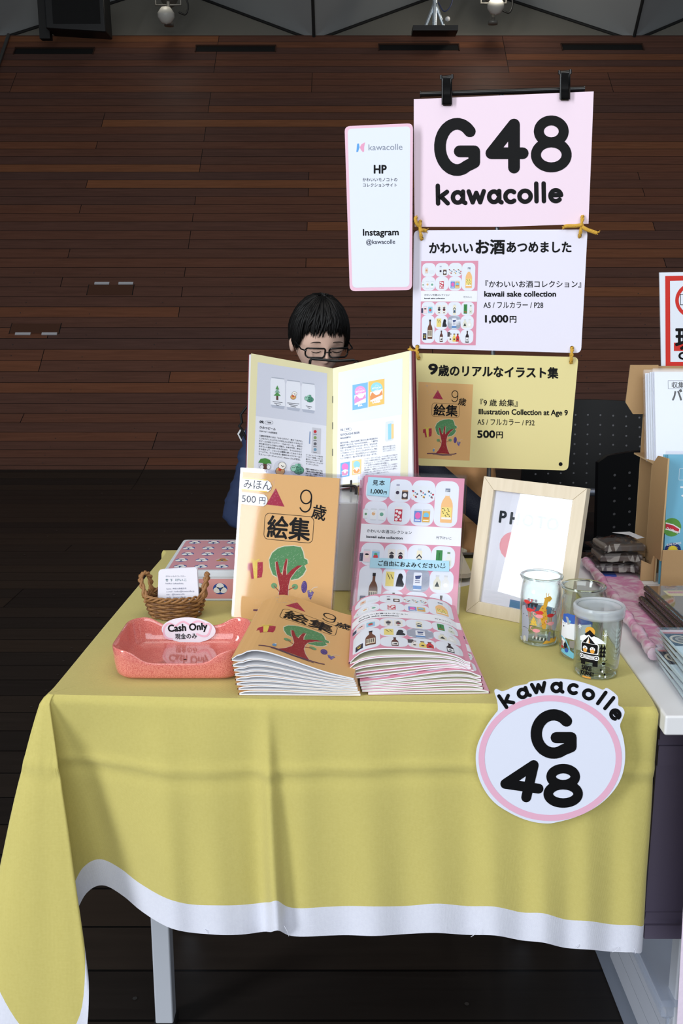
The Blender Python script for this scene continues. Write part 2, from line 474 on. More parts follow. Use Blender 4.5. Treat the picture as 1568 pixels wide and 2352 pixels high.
# folded steel plate ceiling above the plank wall
yT, zT = deck(S_TOP)
M_PL = mat('ceiling_plate_grey', (136, 138, 138), .6, bump=(3, .05)); M_PL2 = mat('ceiling_plate_warm', (124, 121, 112), .65, bump=(3, .05))
M_JO = mat('ceiling_joint', (20, 20, 20), .7)
cb_ = MB(); yk, zk = yT + .02, zT - .05
ap = [(( -784) / FPX, None)]
def topx(px): return (px - 784) / FPX * (yk * math.cos(PITCH) - (zk - CAM_Z) * math.sin(PITCH))
AX = [topx(-745), topx(-12), topx(721), topx(1453), topx(2186)]
for k, x in enumerate(AX[:-1]):
    xn = AX[k + 1]; A = Vector((x, yk, zk)); A2 = Vector((xn, yk, zk)); Cm = Vector(((x + xn) / 2, yk + .9, zk + .80))
    B = Vector((x - .03, yk - 2.2, zk + 2.6)); B2 = Vector((xn - .03, yk - 2.2, zk + 2.6))
    low = Vector((0, 0, -.6))
    cb_.face([A + low, A2 + low, A2, A], M_PL2)
    cb_.face([A, A2, Cm], M_PL2)
    cb_.face([A, Cm, B], M_PL); cb_.face([Cm, A2, B2], M_PL); cb_.face([Cm, B2, B], M_PL)
    for p, q in ((A, Cm), (Cm, A2), (A, B)): cb_.tube([p + Vector((0, -.012, 0)), q + Vector((0, -.012, 0))], .017, M_JO, 6)
    # flat plates onwards over the hall
    for j in range(6):
        y0 = yk - 2.2 - j * 2.4; y1 = y0 - 2.4
        c0 = Vector((x, y0, zk + 2.6)); c1 = Vector((xn, y0, zk + 2.6)); c2 = Vector((xn, y1, zk + 2.6)); c3 = Vector((x, y1, zk + 2.6))
        mm = (c0 + c2) / 2 + Vector((0, 0, .6))
        for p, q in ((c0, c1), (c1, c2), (c2, c3), (c3, c0)): cb_.face([p, q, mm], M_PL)
struct(cb_.build('ceiling'))
# left wall with its tall glazing; rear wall with an unseen window added for fill
M_HALL = mat('hall_wall', (92, 88, 84), .8); M_ALU = mat('window_aluminium', (170, 172, 174), .4, .7)
def glazed_wall(wname, gname, P, u0, u1, w0, w1, z0, z1, zt, n):
    """P(u, depth, z); wall from u0 to u1 with an opening w0..w1"""
    mb = MB()
    def bx(a, b, d0, d1, c, d, m, k=None):
        p, q = P(a, d0, c), P(b, d1, d); lo = [min(i, j) for i, j in zip(p, q)]; hi = [max(i, j) for i, j in zip(p, q)]; (k or mb).box(lo, hi, m)
    bx(u0, w0, 0, .3, 0, zt, M_HALL); bx(w1, u1, 0, .3, 0, zt, M_HALL); bx(w0, w1, 0, .3, z1, zt, M_HALL); bx(w0, w1, 0, .3, 0, z0, M_HALL)
    struct(mb.build(wname)); mb = MB()
    for i in range(n + 1): u = w0 + (w1 - w0) * i / n; bx(u - .03, u + .03, -.06, .06, z0, z1, M_ALU)
    for z in (z0, z1): bx(w0, w1, -.06, .06, z - .03, z + .03, M_ALU)
    w = struct(mb.build(gname)); mb = MB(); bx(w0, w1, 0, .01, z0, z1, clear('window_glass', (235, 245, 245))); struct(mb.build('pane', w))
glazed_wall('wall_left', 'window_1', lambda u, d, z: (WIN_X - d, u, z), -6.5, 5.4, WIN_Y0, WIN_Y1, WIN_Z0, WIN_Z1, 7.0, 2)
glazed_wall('wall_rear', 'added_fill_window', lambda u, d, z: (u, BW_Y - d, z), -5.3, 9, BW_X0, BW_X1, BW_Z0, BW_Z1, 7.0, 5)  # glazing added around the fill light, out of view behind the camera

# ---- equipment on the ledge above the plank wall
LY = yT - .15
def ledge_pt(px, py): return Y(px, py, LY)
# black loudspeaker
a, b = Y(97, -60, LY - .5), Y(243, 74, LY - .5)
sp_ = empty('loudspeaker', ((a.x + b.x) / 2, LY - .35, b.z), 'black loudspeaker hanging above the plank wall at top left', 'speaker')
mb = MB(); M_BLK = mat('black_cabinet', (10, 10, 11), .45)
hw = (b.x - a.x) / 2; H = a.z - b.z
mb.prism([(-hw, 0.035), (hw, -0.0), (hw * .96, H), (-hw, H)], -.15, .15, M_BLK, lambda x, y, h: (x, -h, y)); mb.build('cabinet', sp_, bevel=.015)
mb = MB(); mb.box((-hw - .11, .0, -.02), (-hw - .005, .10, H), mat('bracket_black', (22, 21, 20), .6)); mb.build('bracket', sp_)
mb = MB(); mb.box((-hw + .08, -.162, .08), (hw - .05, -.151, H - .04), mat('grille_black', (6, 6, 6), .8, bump=(200, .6))); mb.build('grille', sp_)
def spotlight(px, pyb, sc, lab, on):
    p = ledge_pt(px, pyb); e = empty('spotlight', (p.x, LY - .1, p.z), lab, 'spotlight', 'floodlights on the ledge')
    mg = mat('lamp_grey', (120, 118, 112), .4, .3); mw = mat('lamp_bulb_' + str(on), (250, 245, 235), .3, emit=(255, 246, 230), es=on)
    mb = MB(); mb.lathe([(0, 0), (.05, 0), (.05, .03), (.02, .04), (.02, .24)], mg, 16); mb.build('base', e)
    def cyl(pr): 
        m_ = MB(); m_.lathe(pr, mg, 24); return m_
    Mh = Matrix.Translation((0, -.02, .34)) @ Matrix.Rotation(R(62), 4, 'X')
    h = cyl([(0, -.18), (.06, -.18), (.09, -.12), (.105, .0), (.125, .08), (.12, .08), (.10, .0)]).build('lamp_head', e, Mh)
    m_ = MB(); m_.lathe([(0, .075), (.05, .072), (.10, .05)], mw, 24); m_.build('lens', h)
    m_ = MB(); m_.tube(catmull([(.12, 0, .32), (.17, 0, .30), (.20, .02, .20), (.17, .03, .12), (.10, .03, .14)], 6), .010, mat('cable_black', (20, 20, 20), .5), 6); m_.build('cable', e)
    m_ = MB(); m_.lathe([(0, -.085), (.05, -.07), (.085, -.02), (.085, .02), (.05, .07), (0, .085)], mat('frosted_globe', (196, 194, 186), .35), 24, (0, -.16, .13 if on > 9 else .06)); m_.build('globe', e)
    m_ = MB(); m_.tube([(-.13, 0, .34), (-.13, 0, .2), (0, 0, .2), (.13, 0, .2), (.13, 0, .34)], .012, mg, 6); m_.build('yoke', e)
    return e
spotlight(392, 66, 1, 'grey floodlight on the ledge between the loudspeaker and the ceiling fold', 6)
spotlight(1128, 62, 1, 'glowing floodlight on the ledge right of the silver stand', 14)
l = bpy.data.lights.new('floodlight_glow', 'POINT'); l.energy = 9; l.color = (1, .93, .8); l.shadow_soft_size = .1
o = bpy.data.objects.new('floodlight_glow', l); COL.objects.link(o); p = ledge_pt(1130, 10); o.location = (p.x, LY - .35, p.z + .05)
l = bpy.data.lights.new('floodlight_glow', 'POINT'); l.energy = 2.5; l.color = (1, .93, .8); l.shadow_soft_size = .1
o = bpy.data.objects.new('floodlight_glow', l); COL.objects.link(o); p = ledge_pt(385, -20); o.location = (p.x, LY - .35, p.z)
p = ledge_pt(995, 77); e = empty('equipment_stand', (p.x, LY - .12, p.z), 'silver stand on a black base plate above the plank wall', 'stand')
ms = mat('stand_chrome', (215, 225, 232), .25, .8)
mb = MB(); mb.box((-.23, -.12, -.03), (.23, .12, .02), M_BLK); mb.build('base_plate', e)
mb = MB(); mb.tube([(0, 0, .02), (0, 0, .7)], .026, ms); mb.build('pole', e)
for s_ in (-1, 1):
    mb = MB(); mb.tube([(s_ * .1, 0, .02), (0, 0, .27)], .018, ms, 8); mb.build('brace', e)
mb = MB(); mb.tube(catmull([(.03, -.03, .26), (.09, -.04, .17), (.16, -.04, .23), (.2, -.03, .42)], 6), .006, mat('cable_blue', (40, 50, 90), .5), 6); mb.build('cable', e)
for q in ((-.05, -.03, .31), (.13, -.03, .10)):
    mb = MB(); mb.lathe([(0, -.025), (.022, -.015), (.026, 0), (.02, .018), (0, .024)], mat('bulb_white', (235, 235, 235), .3), 12, q); mb.build('bulb', e)
# ================================================================ TABLES AND CLOTH
ZT = 0.700
FLc, FRc, BRc, BLc = Vector((-.340, 1.040, 0)), Vector((.3555, 1.004, 0)), Vector((.372, 1.655, 0)), Vector((-.316, 1.697, 0))
M_WHITE_T = mat('white_laminate', (226, 226, 228), .4); M_LEG = mat('white_leg_metal', (205, 210, 220), .35, .2)
e = empty('folding_table', (0, 1.35, 0), 'white legged folding table under the yellow cloth', 'table')
inv = Matrix.Translation((0, -1.35, 0))
mb = MB()
q = [FLc, FRc, BRc, BLc]; cen = sum(q, Vector()) / 4
qi = [cen + (p - cen) * .985 for p in q]
mb.prism([(p.x, p.y) for p in qi], ZT - .030, ZT - .003, M_WHITE_T); mb.build('tabletop', e, inv, bevel=.004)
for (x, y0, y1) in ((-.285, 1.342, 1.60), (.335, 1.575, 1.63)):
    for y in (y0, y1):
        mb = MB(); mb.box((x - .0145, y - .0145, 0.012), (x + .0145, y + .0145, ZT - .03), M_LEG); lg = mb.build('leg', e, inv, bevel=.003)
        mb = MB(); mb.box((x - .017, y - .017, 0), (x + .017, y + .017, .014), mat('rubber_black', (20, 20, 20), .7)); mb.build('rubber_foot', lg)
    mb = MB(); mb.box((x - .01, y0 + .0145, .30), (x + .01, y1 - .0145, .325), M_LEG); mb.build('stretcher', e, inv, bevel=.003)

def cloth_mat(name, rgb, rgb2):
    m = mat(name, rgb, .82, spec=.25, sheen=.15); nt = m.node_tree; b = nt.nodes['Principled BSDF']
    tc = N(nt, 'ShaderNodeTexCoord'); wv = N(nt, 'ShaderNodeTexWave'); wv.inputs['Scale'].default_value = 420; wv.bands_direction = 'X'
    w2 = N(nt, 'ShaderNodeTexWave'); w2.inputs['Scale'].default_value = 420; w2.bands_direction = 'Z'
    ns = N(nt, 'ShaderNodeTexNoise'); ns.inputs['Scale'].default_value = 38; ns.inputs['Detail'].default_value = 6
    for w in (wv, w2, ns): nt.links.new(tc.outputs['Object'], w.inputs[0])
    s = math_node(nt, 'ADD', math_node(nt, 'ADD', wv.outputs['Fac'], w2.outputs['Fac']), math_node(nt, 'MULTIPLY', ns.outputs['Fac'], 3.0))
    bp = N(nt, 'ShaderNodeBump'); bp.inputs['Strength'].default_value = .28; bp.inputs['Distance'].default_value = .0012
    nt.links.new(s, bp.inputs['Height']); nt.links.new(bp.outputs[0], b.inputs['Normal'])
    rp = N(nt, 'ShaderNodeMix', data_type='RGBA'); rp.inputs[6].default_value = (*lin(rgb), 1); rp.inputs[7].default_value = (*lin(rgb2), 1)
    n2 = N(nt, 'ShaderNodeTexNoise'); n2.inputs['Scale'].default_value = 300; nt.links.new(tc.outputs['Object'], n2.inputs[0])
    nt.links.new(n2.outputs['Fac'], rp.inputs[0]); nt.links.new(rp.outputs[2], b.inputs['Base Color'])
    return m
M_YEL = cloth_mat('yellow_cotton', (206, 194, 116), (197, 184, 105)); M_HEM = cloth_mat('white_selvage', (226, 228, 240), (216, 218, 232))
ZC = 0.7035
# columns of the hanging cloth: (top point on the table edge, bottom point of the hem)
cols = []
def addc(top, bot): cols.append((Vector(top), Vector(bot)))
def along(a, b, t): return a + (b - a) * t
for t in (.9, .5, .12):
    p = along(FRc, BRc, t); addc((p.x, p.y, ZC), (p.x + .003, p.y, .43 - .01 * t))
def hem(px, py, y): return Y(px, py, y)
p = FRc; addc((p.x - .001, p.y + .016, ZC), (.357, 1.05, .402)); addc((p.x - .006, p.y + .002, ZC), hem(1464, 2178, 1.012))
front = [(1440, 2183, 1.0), (1390, 2181, 1.004), (1340, 2173, .996), (1290, 2165, 1.004), (1240, 2154, .994), (1190, 2150, 1.002), (1130, 2143, .992), (1070, 2141, 1.004), (1000, 2138, .996), (930, 2139, 1.004), (860, 2142, .996), (790, 2138, 1.006), (720, 2145, 1.000), (670, 2142, 1.004), (641, 2129, .988), (610, 2132, 1.012), (560, 2139, 1.004), (510, 2141, .998), (455, 2137, 1.006), (410, 2126, 1.006), (370, 2107, 1.018), (330, 2082, 1.03), (295, 2054, 1.04), (262, 2037, 1.048), (236, 2034, 1.052), (214, 2044, 1.055), (196, 2068, 1.052)]
for px, py, y in front:
    b = hem(px, py, y); tx = (b.x + .319) / (.357 + .319) * .97 + .012
    tx = max(.014, min(.985, tx)); p = along(FLc, FRc, tx); addc((p.x, p.y, ZC), b)
c0 = FLc
addc((c0.x + .0075, c0.y - .0004, ZC), hem(172, 2130, 1.035))
addc((c0.x + .006, c0.y - .0006, ZC), hem(196, 2180, .992))
addc((c0.x + .0045, c0.y - .0006, ZC), hem(213, 2260, .968))
addc((c0.x + .003, c0.y - .0004, ZC), hem(200, 2400, .956))
addc((c0.x + .0015, c0.y, ZC), hem(135, 2475, .952))
addc((c0.x + .0005, c0.y + .001, ZC), hem(55, 2420, .956))
addc((c0.x - .0005, c0.y + .003, ZC), hem(-12, 2310, .972))
addc((c0.x - .001, c0.y + .006, ZC), hem(-32, 2230, 1.0))
for t, dz in ((.06, .31), (.3, .33), (.6, .36), (.95, .36)):
    p = along(FLc, BLc, t); addc((p.x, p.y, ZC), (p.x - .05 + .02 * t, p.y, dz))
for t in (.01, .3, .6, .97):
    p = along(BLc, BRc, t); addc((p.x, p.y, ZC), (p.x, p.y + .012, .46))
SUBC = 6
tops = catmull([c[0] for c in cols], SUBC); bots = catmull([c[1] for c in cols], SUBC)
nrow = 44
grid_rows = []
random.seed(11)
def crease(s, z, x, y):
    """small folds left from the cloth having been folded flat"""
    d = 0
    if y < 1.06:
        dz = z - (.625 + .006 * math.sin(x * 9)); d += .0028 * math.exp(-(dz / .005) ** 2) - .0016 * math.exp(-((dz + .012) / .008) ** 2)
        for xc, w, a in ((-.085, .006, .0034), (-.30, .02, -.004), (-.195, .03, .003), (.0, .035, .002), (.12, .03, -.003), (.27, .03, .004), (-.02, .018, -.002), (.20, .02, .0025)):
            dx = x - xc - .04 * (ZC - z) * math.sin(xc * 40); d += a * math.exp(-(dx / w) ** 2) * min(1, (ZC - z) / .12)
        d += .0012 * math.sin(x * 45 + z * 22) * math.sin(z * 30 + x * 7) * min(1, (ZC - z) / .1)
    return d
for i in range(nrow + 1):
    row = []
    for j, (t, b) in enumerate(zip(tops, bots)):
        L = (b - t).length
        hemf = 1 - .037 / L
        if i <= nrow - 4: f = (i / (nrow - 4)) ** 1.15 * hemf
        else: f = hemf + (1 - hemf) * (i - (nrow - 4)) / 4
        out = Vector((b.x - t.x, b.y - t.y, 0))
        pz = t.z + (b.z - t.z) * f
        # rounded shoulder at the table edge, then an almost straight fall
        k = min(1, f * L / .010); sh = math.sin(k * PI / 2)
        g = f ** .85
        p = Vector((t.x + out.x * g, t.y + out.y * g, pz))
        rad = Vector((t.x - cen.x, t.y - cen.y, 0))
        nrm = Vector((0, -1, 0)) if j < len(tops) - 44 else rad.normalized()
        p += rad.normalized() * .006 * sh
        cr = crease(j, p.z, p.x, p.y)
        p += Vector((0, -cr * min(1, f * 6), 0))
        row.append(p)
    grid_rows.append(row)
mb = MB()
mb.grid(grid_rows, M_YEL, mfun=lambda i, j: M_HEM if i >= nrow - 4 else M_YEL)
# flat part on top: fan of rings shrinking to the centre, with faint wrinkles
ring = []
for k in range(15):
    f = 1 - k / 14
    r_ = []
    for t in tops:
        p = Vector((cen.x + (t.x - cen.x) * f, cen.y + (t.y - cen.y) * f, ZC))
        w = math.exp(-(((p.x + .27) * .6 + (p.y - 1.18)) / .012) ** 2) * .0022 * max(0, 1 - abs(p.x + .30) / .12)
        w += .0006 * math.sin(p.x * 31 + p.y * 12) * math.sin(p.y * 27)
        p.z += max(0, w) * min(1, k / 2)
        r_.append(p)
    ring.append(r_)
ring = [grid_rows[0]] + ring
mb.grid(ring, M_YEL, flip=True)
cloth = mb.build('tablecloth'); tag(cloth, 'yellow tablecloth with a frayed white hem draped over the stall table', 'tablecloth')
# loose threads along the hem, part of the cloth
mb = MB()
for px, py, dx, dy, yy in ((652, 2128, 11, 22, .988), (1095, 2140, -14, 12, .99), (470, 2136, 8, 8, 1.0), (1330, 2168, -8, 9, .995), (1455, 2180, 3, 10, 1.0), (1420, 2178, -14, 9, 1.0), (500, 2140, 4, 6, .998)):
    a, b = Y(px, py - 2, yy - .002), Y(px + dx, py + dy, yy - .004); mid = (a + b) / 2 + Vector((.001, -.002, .001))
    mb = MB(); mb.tube([a, mid, b], .00035, M_HEM, 5); mb.build('loose_thread', cloth)

# ================================================================ SIGNS
class Plane:
    def __init__(s, p0, yaw=0, lean=0):
        s.p0 = Vector(p0); s.r = Vector((math.cos(yaw), -math.sin(yaw), 0)); b = Vector((math.sin(yaw), math.cos(yaw), 0))
        s.u = b * math.sin(lean) + Vector((0, 0, math.cos(lean))); s.n = s.r.cross(s.u); s.n = s.n if s.n.y < 0 else -s.n
    def __call__(s, px, py, h=0):
        d = ray(px, py); o = Vector((0, 0, CAM_Z)); t = (s.p0 - o).dot(s.n) / d.dot(s.n)
        return o + d * t + s.n * h
    def off(s, h): 
        q = Plane(s.p0 + s.n * h); q.r, q.u, q.n = s.r, s.u, s.n; return q
def qround(corners, r, n=5):
    """rounded outline of a 4-corner shape, clockwise from top left, in pixels"""
    out = []
    for i in range(4):
        p, a, b = Vector(corners[i]), Vector(corners[i - 1]), Vector(corners[(i + 1) % 4])
        u = (a - p).normalized() * r; v = (b - p).normalized() * r
        for k in range(n + 1):
            t = k / n; out.append(tuple(p + u * (1 - t) ** 2 + v * t ** 2))
    return out
def sheet(outline, fn, m, th=.0012, name='card', parent=None, canvas=None, coat=0, edge=None):
    mb = MB(); mb.prism(outline[::-1], -th, 0, m, fn, edge or m)
    if canvas: canvas.emit(mb, fn, coat=coat)
    return mb.build(name, parent)
def tfit(c, s, x0, x1, y, size, col=BLACK, bold=0, lv=3, slope=0):
    V, tr, w, _ = glyphs(s)
    c.text(s, x0, y, size, col, lv, bold, 'l', (x1 - x0) / (w * size), math.atan(slope))
SGN = Plane((.26, 1.62, 1.1), R(10))
M_PINKC = mat('pink_card', (240, 217, 232), .45); M_LAV = mat('white_card', (231, 228, 243), .45); M_YELC = mat('pale_yellow_card', (226, 213, 150), .5)

def cell_art(c, k):
    """one bottle picture of the pink cover, each in a 34 x 34 mm cell with origin at its top left"""
    def bottle(cx, yb, w, h, col, lab, cap=None, neck=.3):
        S_ = [(.5, .03), (.5, .50), (.47, .58), (.40, .65), (.5 * (neck + .35) * .9, .71), (neck * .56, .77), (neck * .5, .84), (neck * .5, 1)]
        c.poly([(cx - w * .46, yb)] + [(cx - w * a_, yb - h * b_) for a_, b_ in S_] + [(cx + w * a_, yb - h * b_) for a_, b_ in S_[::-1]] + [(cx + w * .46, yb)], col, 2)
        if lab: c.rect(cx - w * .42, yb - h * .46, cx + w * .42, yb - h * .1, lab, 3)
        if cap: c.rect(cx - w * neck * .6, yb - h - 1, cx + w * neck * .6, yb - h * .92, cap, 3)
    def can(cx, yb, w, h, col, top=(214, 220, 228)):
        c.rrect(cx - w / 2, yb - h, cx + w / 2, yb, 1.4, top, 2); c.rect(cx - w / 2, yb - h * .86, cx + w / 2, yb - h * .08, col, 3)
    A = (214, 222, 232)
    if k == 0: can(11, 26, 8, 16, (228, 208, 196)); c.circ(24, 22, 7, (222, 229, 236), 2, 5); c.circ(11, 18, 2.4, (214, 150, 110), 4)
    if k == 1: bottle(13, 30, 8, 22, (226, 230, 236), None, (170, 170, 190), .5); c.circ(13, 20, 2.6, (60, 50, 70), 4); can(24, 30, 9, 14, (64, 56, 62), (190, 150, 110)); c.circ(24, 23.5, 3.2, (235, 232, 232), 4)
    if k == 2:
        for i, x in enumerate((5, 16.5, 28)):
            c.rrect(x - 5.4, 8, x + 5.4, 30, 2, (228, 234, 240), 2)
            for j in range(7): c.circ(x - 4 + (j * 37 % 8), 16 + (j * 53 % 11), 1.0 + j % 2 * .5, ((60, 70, 120), (190, 60, 60), (225, 170, 60), (110, 110, 120), (90, 150, 190), (190, 60, 80), (120, 120, 126))[(i + j) % 7], 3)
    if k == 3: # tall orange bottle, 34 x 69
        bottle(18, 62, 17, 50, (242, 192, 132), (240, 220, 130), (130, 140, 160), .34); c.rect(15.2, 13, 20.8, 22, (226, 232, 238), 3)
        for j in range(14): c.circ(12.5 + (j * 31 % 11), 41 + (j * 17 % 13), .75, (50, 44, 40), 4)
        c.rect(11, 54, 25, 57, (240, 238, 230), 4)
    if k == 4:
        can(2, 27, 7, 15, (232, 236, 240)); c.circ(2.6, 20, 1.8, (100, 150, 110), 4)
        can(14, 29, 9, 18, (236, 240, 244)); c.circ(14, 19, 2.6, (226, 178, 130), 4); c.circ(15, 16.5, 1.6, (236, 226, 214), 5); can(26, 29, 9, 18, (236, 240, 244)); c.circ(26, 19.5, 2.8, (112, 172, 148), 4)
    if k == 5:
        c.rrect(11, 7, 22, 31, 2, (240, 236, 238), 2); c.rect(11, 11, 22, 29, (196, 54, 76), 3)
        for x, y, r_ in ((14, 14, 2), (18.5, 16, 2.6), (13, 20, 1.8), (17, 22, 2), (20, 26, 1.6), (14, 26, 2.2)): c.circ(x, y, r_, (244, 238, 240), 4)
    if k == 6:
        can(11, 30, 11, 21, (112, 142, 208)); can(23, 30, 11, 21, (224, 178, 92)); c.circ(11, 19, 4, (232, 110, 180), 4, 5); c.circ(23, 18.5, 4, (120, 196, 226), 4, 4.6); c.rect(7, 25, 15, 26.6, (250, 250, 250), 5); c.rect(19, 25, 27, 26.6, (250, 240, 210), 5); c.rect(19, 21, 27, 23, (214, 130, 70), 5)
    if k == 7:
        can(1, 29, 5, 15, (70, 74, 100)); can(9, 30, 10, 20, (240, 214, 222)); c.circ(9, 20, 3, (246, 226, 210), 4); c.circ(9, 17.5, 3, (50, 44, 60), 5, 1.4)
        can(22, 29, 11, 19, (150, 200, 230)); c.circ(22, 20.5, 3.4, (214, 76, 84), 4); c.circ(22, 16.6, 2.6, (90, 160, 110), 5, 1.6)
    if k == 8:
        for x, cc in ((11, (60, 60, 70)), (24, (150, 40, 60))):
            c.rrect(x - 5.5, 8, x + 5.5, 30, 1.5, (234, 230, 224), 2); c.circ(x, 19, 3.4, (56, 52, 60), 3); c.circ(x, 20, 1.8, cc, 4); c.rect(x - 1.5, 25, x + 1.5, 28, (120, 112, 110), 3); c.poly([(x - 4, 15), (x, 11.5), (x + 4, 15)], (60, 56, 62), 4)
    if k == 9:
        c.rrect(13, 8, 21, 32, 1.5, (236, 230, 206), 2); c.rect(14.5, 5, 19.5, 8, (214, 222, 230), 3); c.poly([(13, 18), (17, 13), (21, 18), (21, 20), (17, 15.6), (13, 20)], (40, 44, 60), 3); c.rect(14.5, 20, 19.5, 27, (90, 120, 150), 3); c.stroke([(14, 22), (20, 26)], .8, (50, 46, 52), 4); c.stroke([(20, 22), (14, 26)], .8, (50, 46, 52), 4)
    if k == 10:
        c.rect(7, 6, 16, 29, (64, 138, 78), 2); c.stroke([(11.5, 10), (11.5, 20)], .7, (30, 70, 40), 3); c.circ(10, 24, 1.4, (190, 60, 60), 3); c.circ(13, 25, 1.4, (200, 70, 60), 3)
        bottle(25, 30, 9, 21, (230, 232, 226), (214, 220, 206), (130, 160, 130), .4); c.circ(25, 24, 1.2, (90, 120, 90), 4)
    if k == 11: # tall brown bottle, 34 x 69
        bottle(22, 58, 13, 47, (110, 72, 56), (222, 210, 190), (40, 38, 42), .3)
        for j in range(4):
            c.rect(17 + j * 2.6, 38, 18.2 + j * 2.6, 50, (50, 44, 44), 4)
        can(8, 61, 9, 17, (46, 48, 66), (60, 66, 110)); c.circ(8, 54, 2.2, (206, 180, 90), 4); c.rect(5, 48, 11, 49.4, (206, 180, 90), 4)
    if k == 12:
        c.rect(5, 7, 17, 28, (234, 216, 130), 2)
        for j in range(7): c.stroke([(7 + j * 23 % 9, 10 + j * 31 % 15), (8.4 + j * 23 % 9, 12 + j * 31 % 15)], .8, (70, 60, 50), 3)
        c.poly([(20, 28), (21, 19), (23, 12), (26, 9), (30, 13), (29, 18), (32, 24), (31, 28)], (44, 46, 52), 2); c.circ(26, 12, 3.2, (44, 46, 52), 2)
    if k == 13:
        c.rrect(0, 0, 34, 34, 11, (206, 216, 234), 1)
        c.rrect(11, 6, 23, 32, 1.8, (222, 228, 240), 2); c.rect(11, 9, 23, 25, (232, 234, 242), 3); c.rect(11, 25, 23, 30, (96, 140, 196), 3); c.poly([(13, 11), (22, 10), (20, 15), (14, 16)], (70, 84, 130), 4); c.rect(13.5, 17.5, 20.5, 18.6, (80, 90, 130), 4); c.rect(13.5, 20, 20.5, 21, (80, 90, 130), 4)
    if k == 14:
        for x, cc in ((11, (226, 224, 208)), (23, (232, 232, 230))): bottle(x, 29, 11, 20, cc, None, (214, 216, 220), .4)
        c.poly([(11, 17), (14.5, 25), (7.5, 25)], (50, 60, 56), 3); c.circ(23, 22, 3, (246, 246, 246), 3)
    if k == 15: bottle(18, 31, 8.5, 27, (96, 58, 50), (230, 228, 226), (70, 50, 46), .34); c.poly([(15, 25), (20.5, 22), (20, 26.5)], (40, 40, 50), 4)
    if k == 16:
        c.rect(0, 6, 7, 18, (80, 76, 80), 2)
        for x, cc in ((8, (236, 230, 226)), (18, (232, 206, 110)), (27, (200, 60, 66))): bottle(x, 30, 9, 19, cc, None, (90, 60, 56), .45); c.circ(x, 24, 2, (70, 60, 60), 4)
    if k == 17: bottle(18, 32, 9, 28, (50, 42, 46), (234, 236, 240), (60, 44, 42), .34); c.circ(18, 25, 1.8, (60, 64, 80), 4)
def art_pink(c):
    PK, CE = (221, 150, 173), (229, 234, 245)
    c.rect(0, 0, 148, 210, PK, 0)
    colx = (3, 37.5, 72, 106.5); rowy = (5, 39.5, 102.5, 137, 171.5)
    k = 0; order = {(0, 0): 0, (1, 0): 1, (2, 0): 2, (3, 0): 3, (0, 1): 4, (1, 1): 5, (2, 1): 6, (0, 2): 7, (1, 2): 8, (2, 2): 9, (3, 2): 10, (0, 3): 11, (1, 3): 12, (2, 3): 13, (3, 3): 14, (1, 4): 15, (2, 4): 16, (3, 4): 17}
    for (i, j), k in order.items():
        x, y = colx[i], rowy[j]; h = 69 if k in (3, 11) else 34.4
        c.rrect(x, y, x + 34.4, y + h, 11.5, CE, 1)
        s = c.sub(x, y, 1.012); cell_art(s, k)
    c.rect(0, 74.5, 148, 101.5, (240, 242, 249), 2)
    c.text('かわいいお酒コレクション', 9, 87, 5.6, (40, 44, 56), 3, .09)
    tfit(c, 'kawaii sake collection', 9, 63, 95.5, 5.2, (40, 44, 56), .22)
    c.text('竹下けいこ', 112, 92, 4.6, (60, 62, 74), 3, .07)
def crayon(c, pts, col, lv=2, seed=0, light=(225, 205, 190), n=26):
    c.poly(pts, col, lv); rnd = random.Random(seed)
    x0, x1 = min(p[0] for p in pts), max(p[0] for p in pts); y0, y1 = min(p[1] for p in pts), max(p[1] for p in pts)
    def inside(x, y):
        r_ = False
        for i in range(len(pts)):
            (ax, ay), (bx, by) = pts[i - 1], pts[i]
            if (ay > y) != (by > y) and x < (bx - ax) * (y - ay) / (by - ay) + ax: r_ = not r_
        return r_
    k = 0
    for _ in range(n * 8):
        x, y = rnd.uniform(x0, x1), rnd.uniform(y0, y1); a = rnd.uniform(.5, 1.1); l = rnd.uniform(1.2, 3)
        x2, y2 = x + l * math.cos(a), y - l * math.sin(a)
        if inside(x, y) and inside(x2, y2):
            w = rnd.uniform(.12, .3); nx, ny = -math.sin(a) * w, -math.cos(a) * w; k += 1
            c.poly([(x + nx, y + ny), (x2, y2), (x - nx, y - ny)], light, lv + 1, k)
        if k > n: break
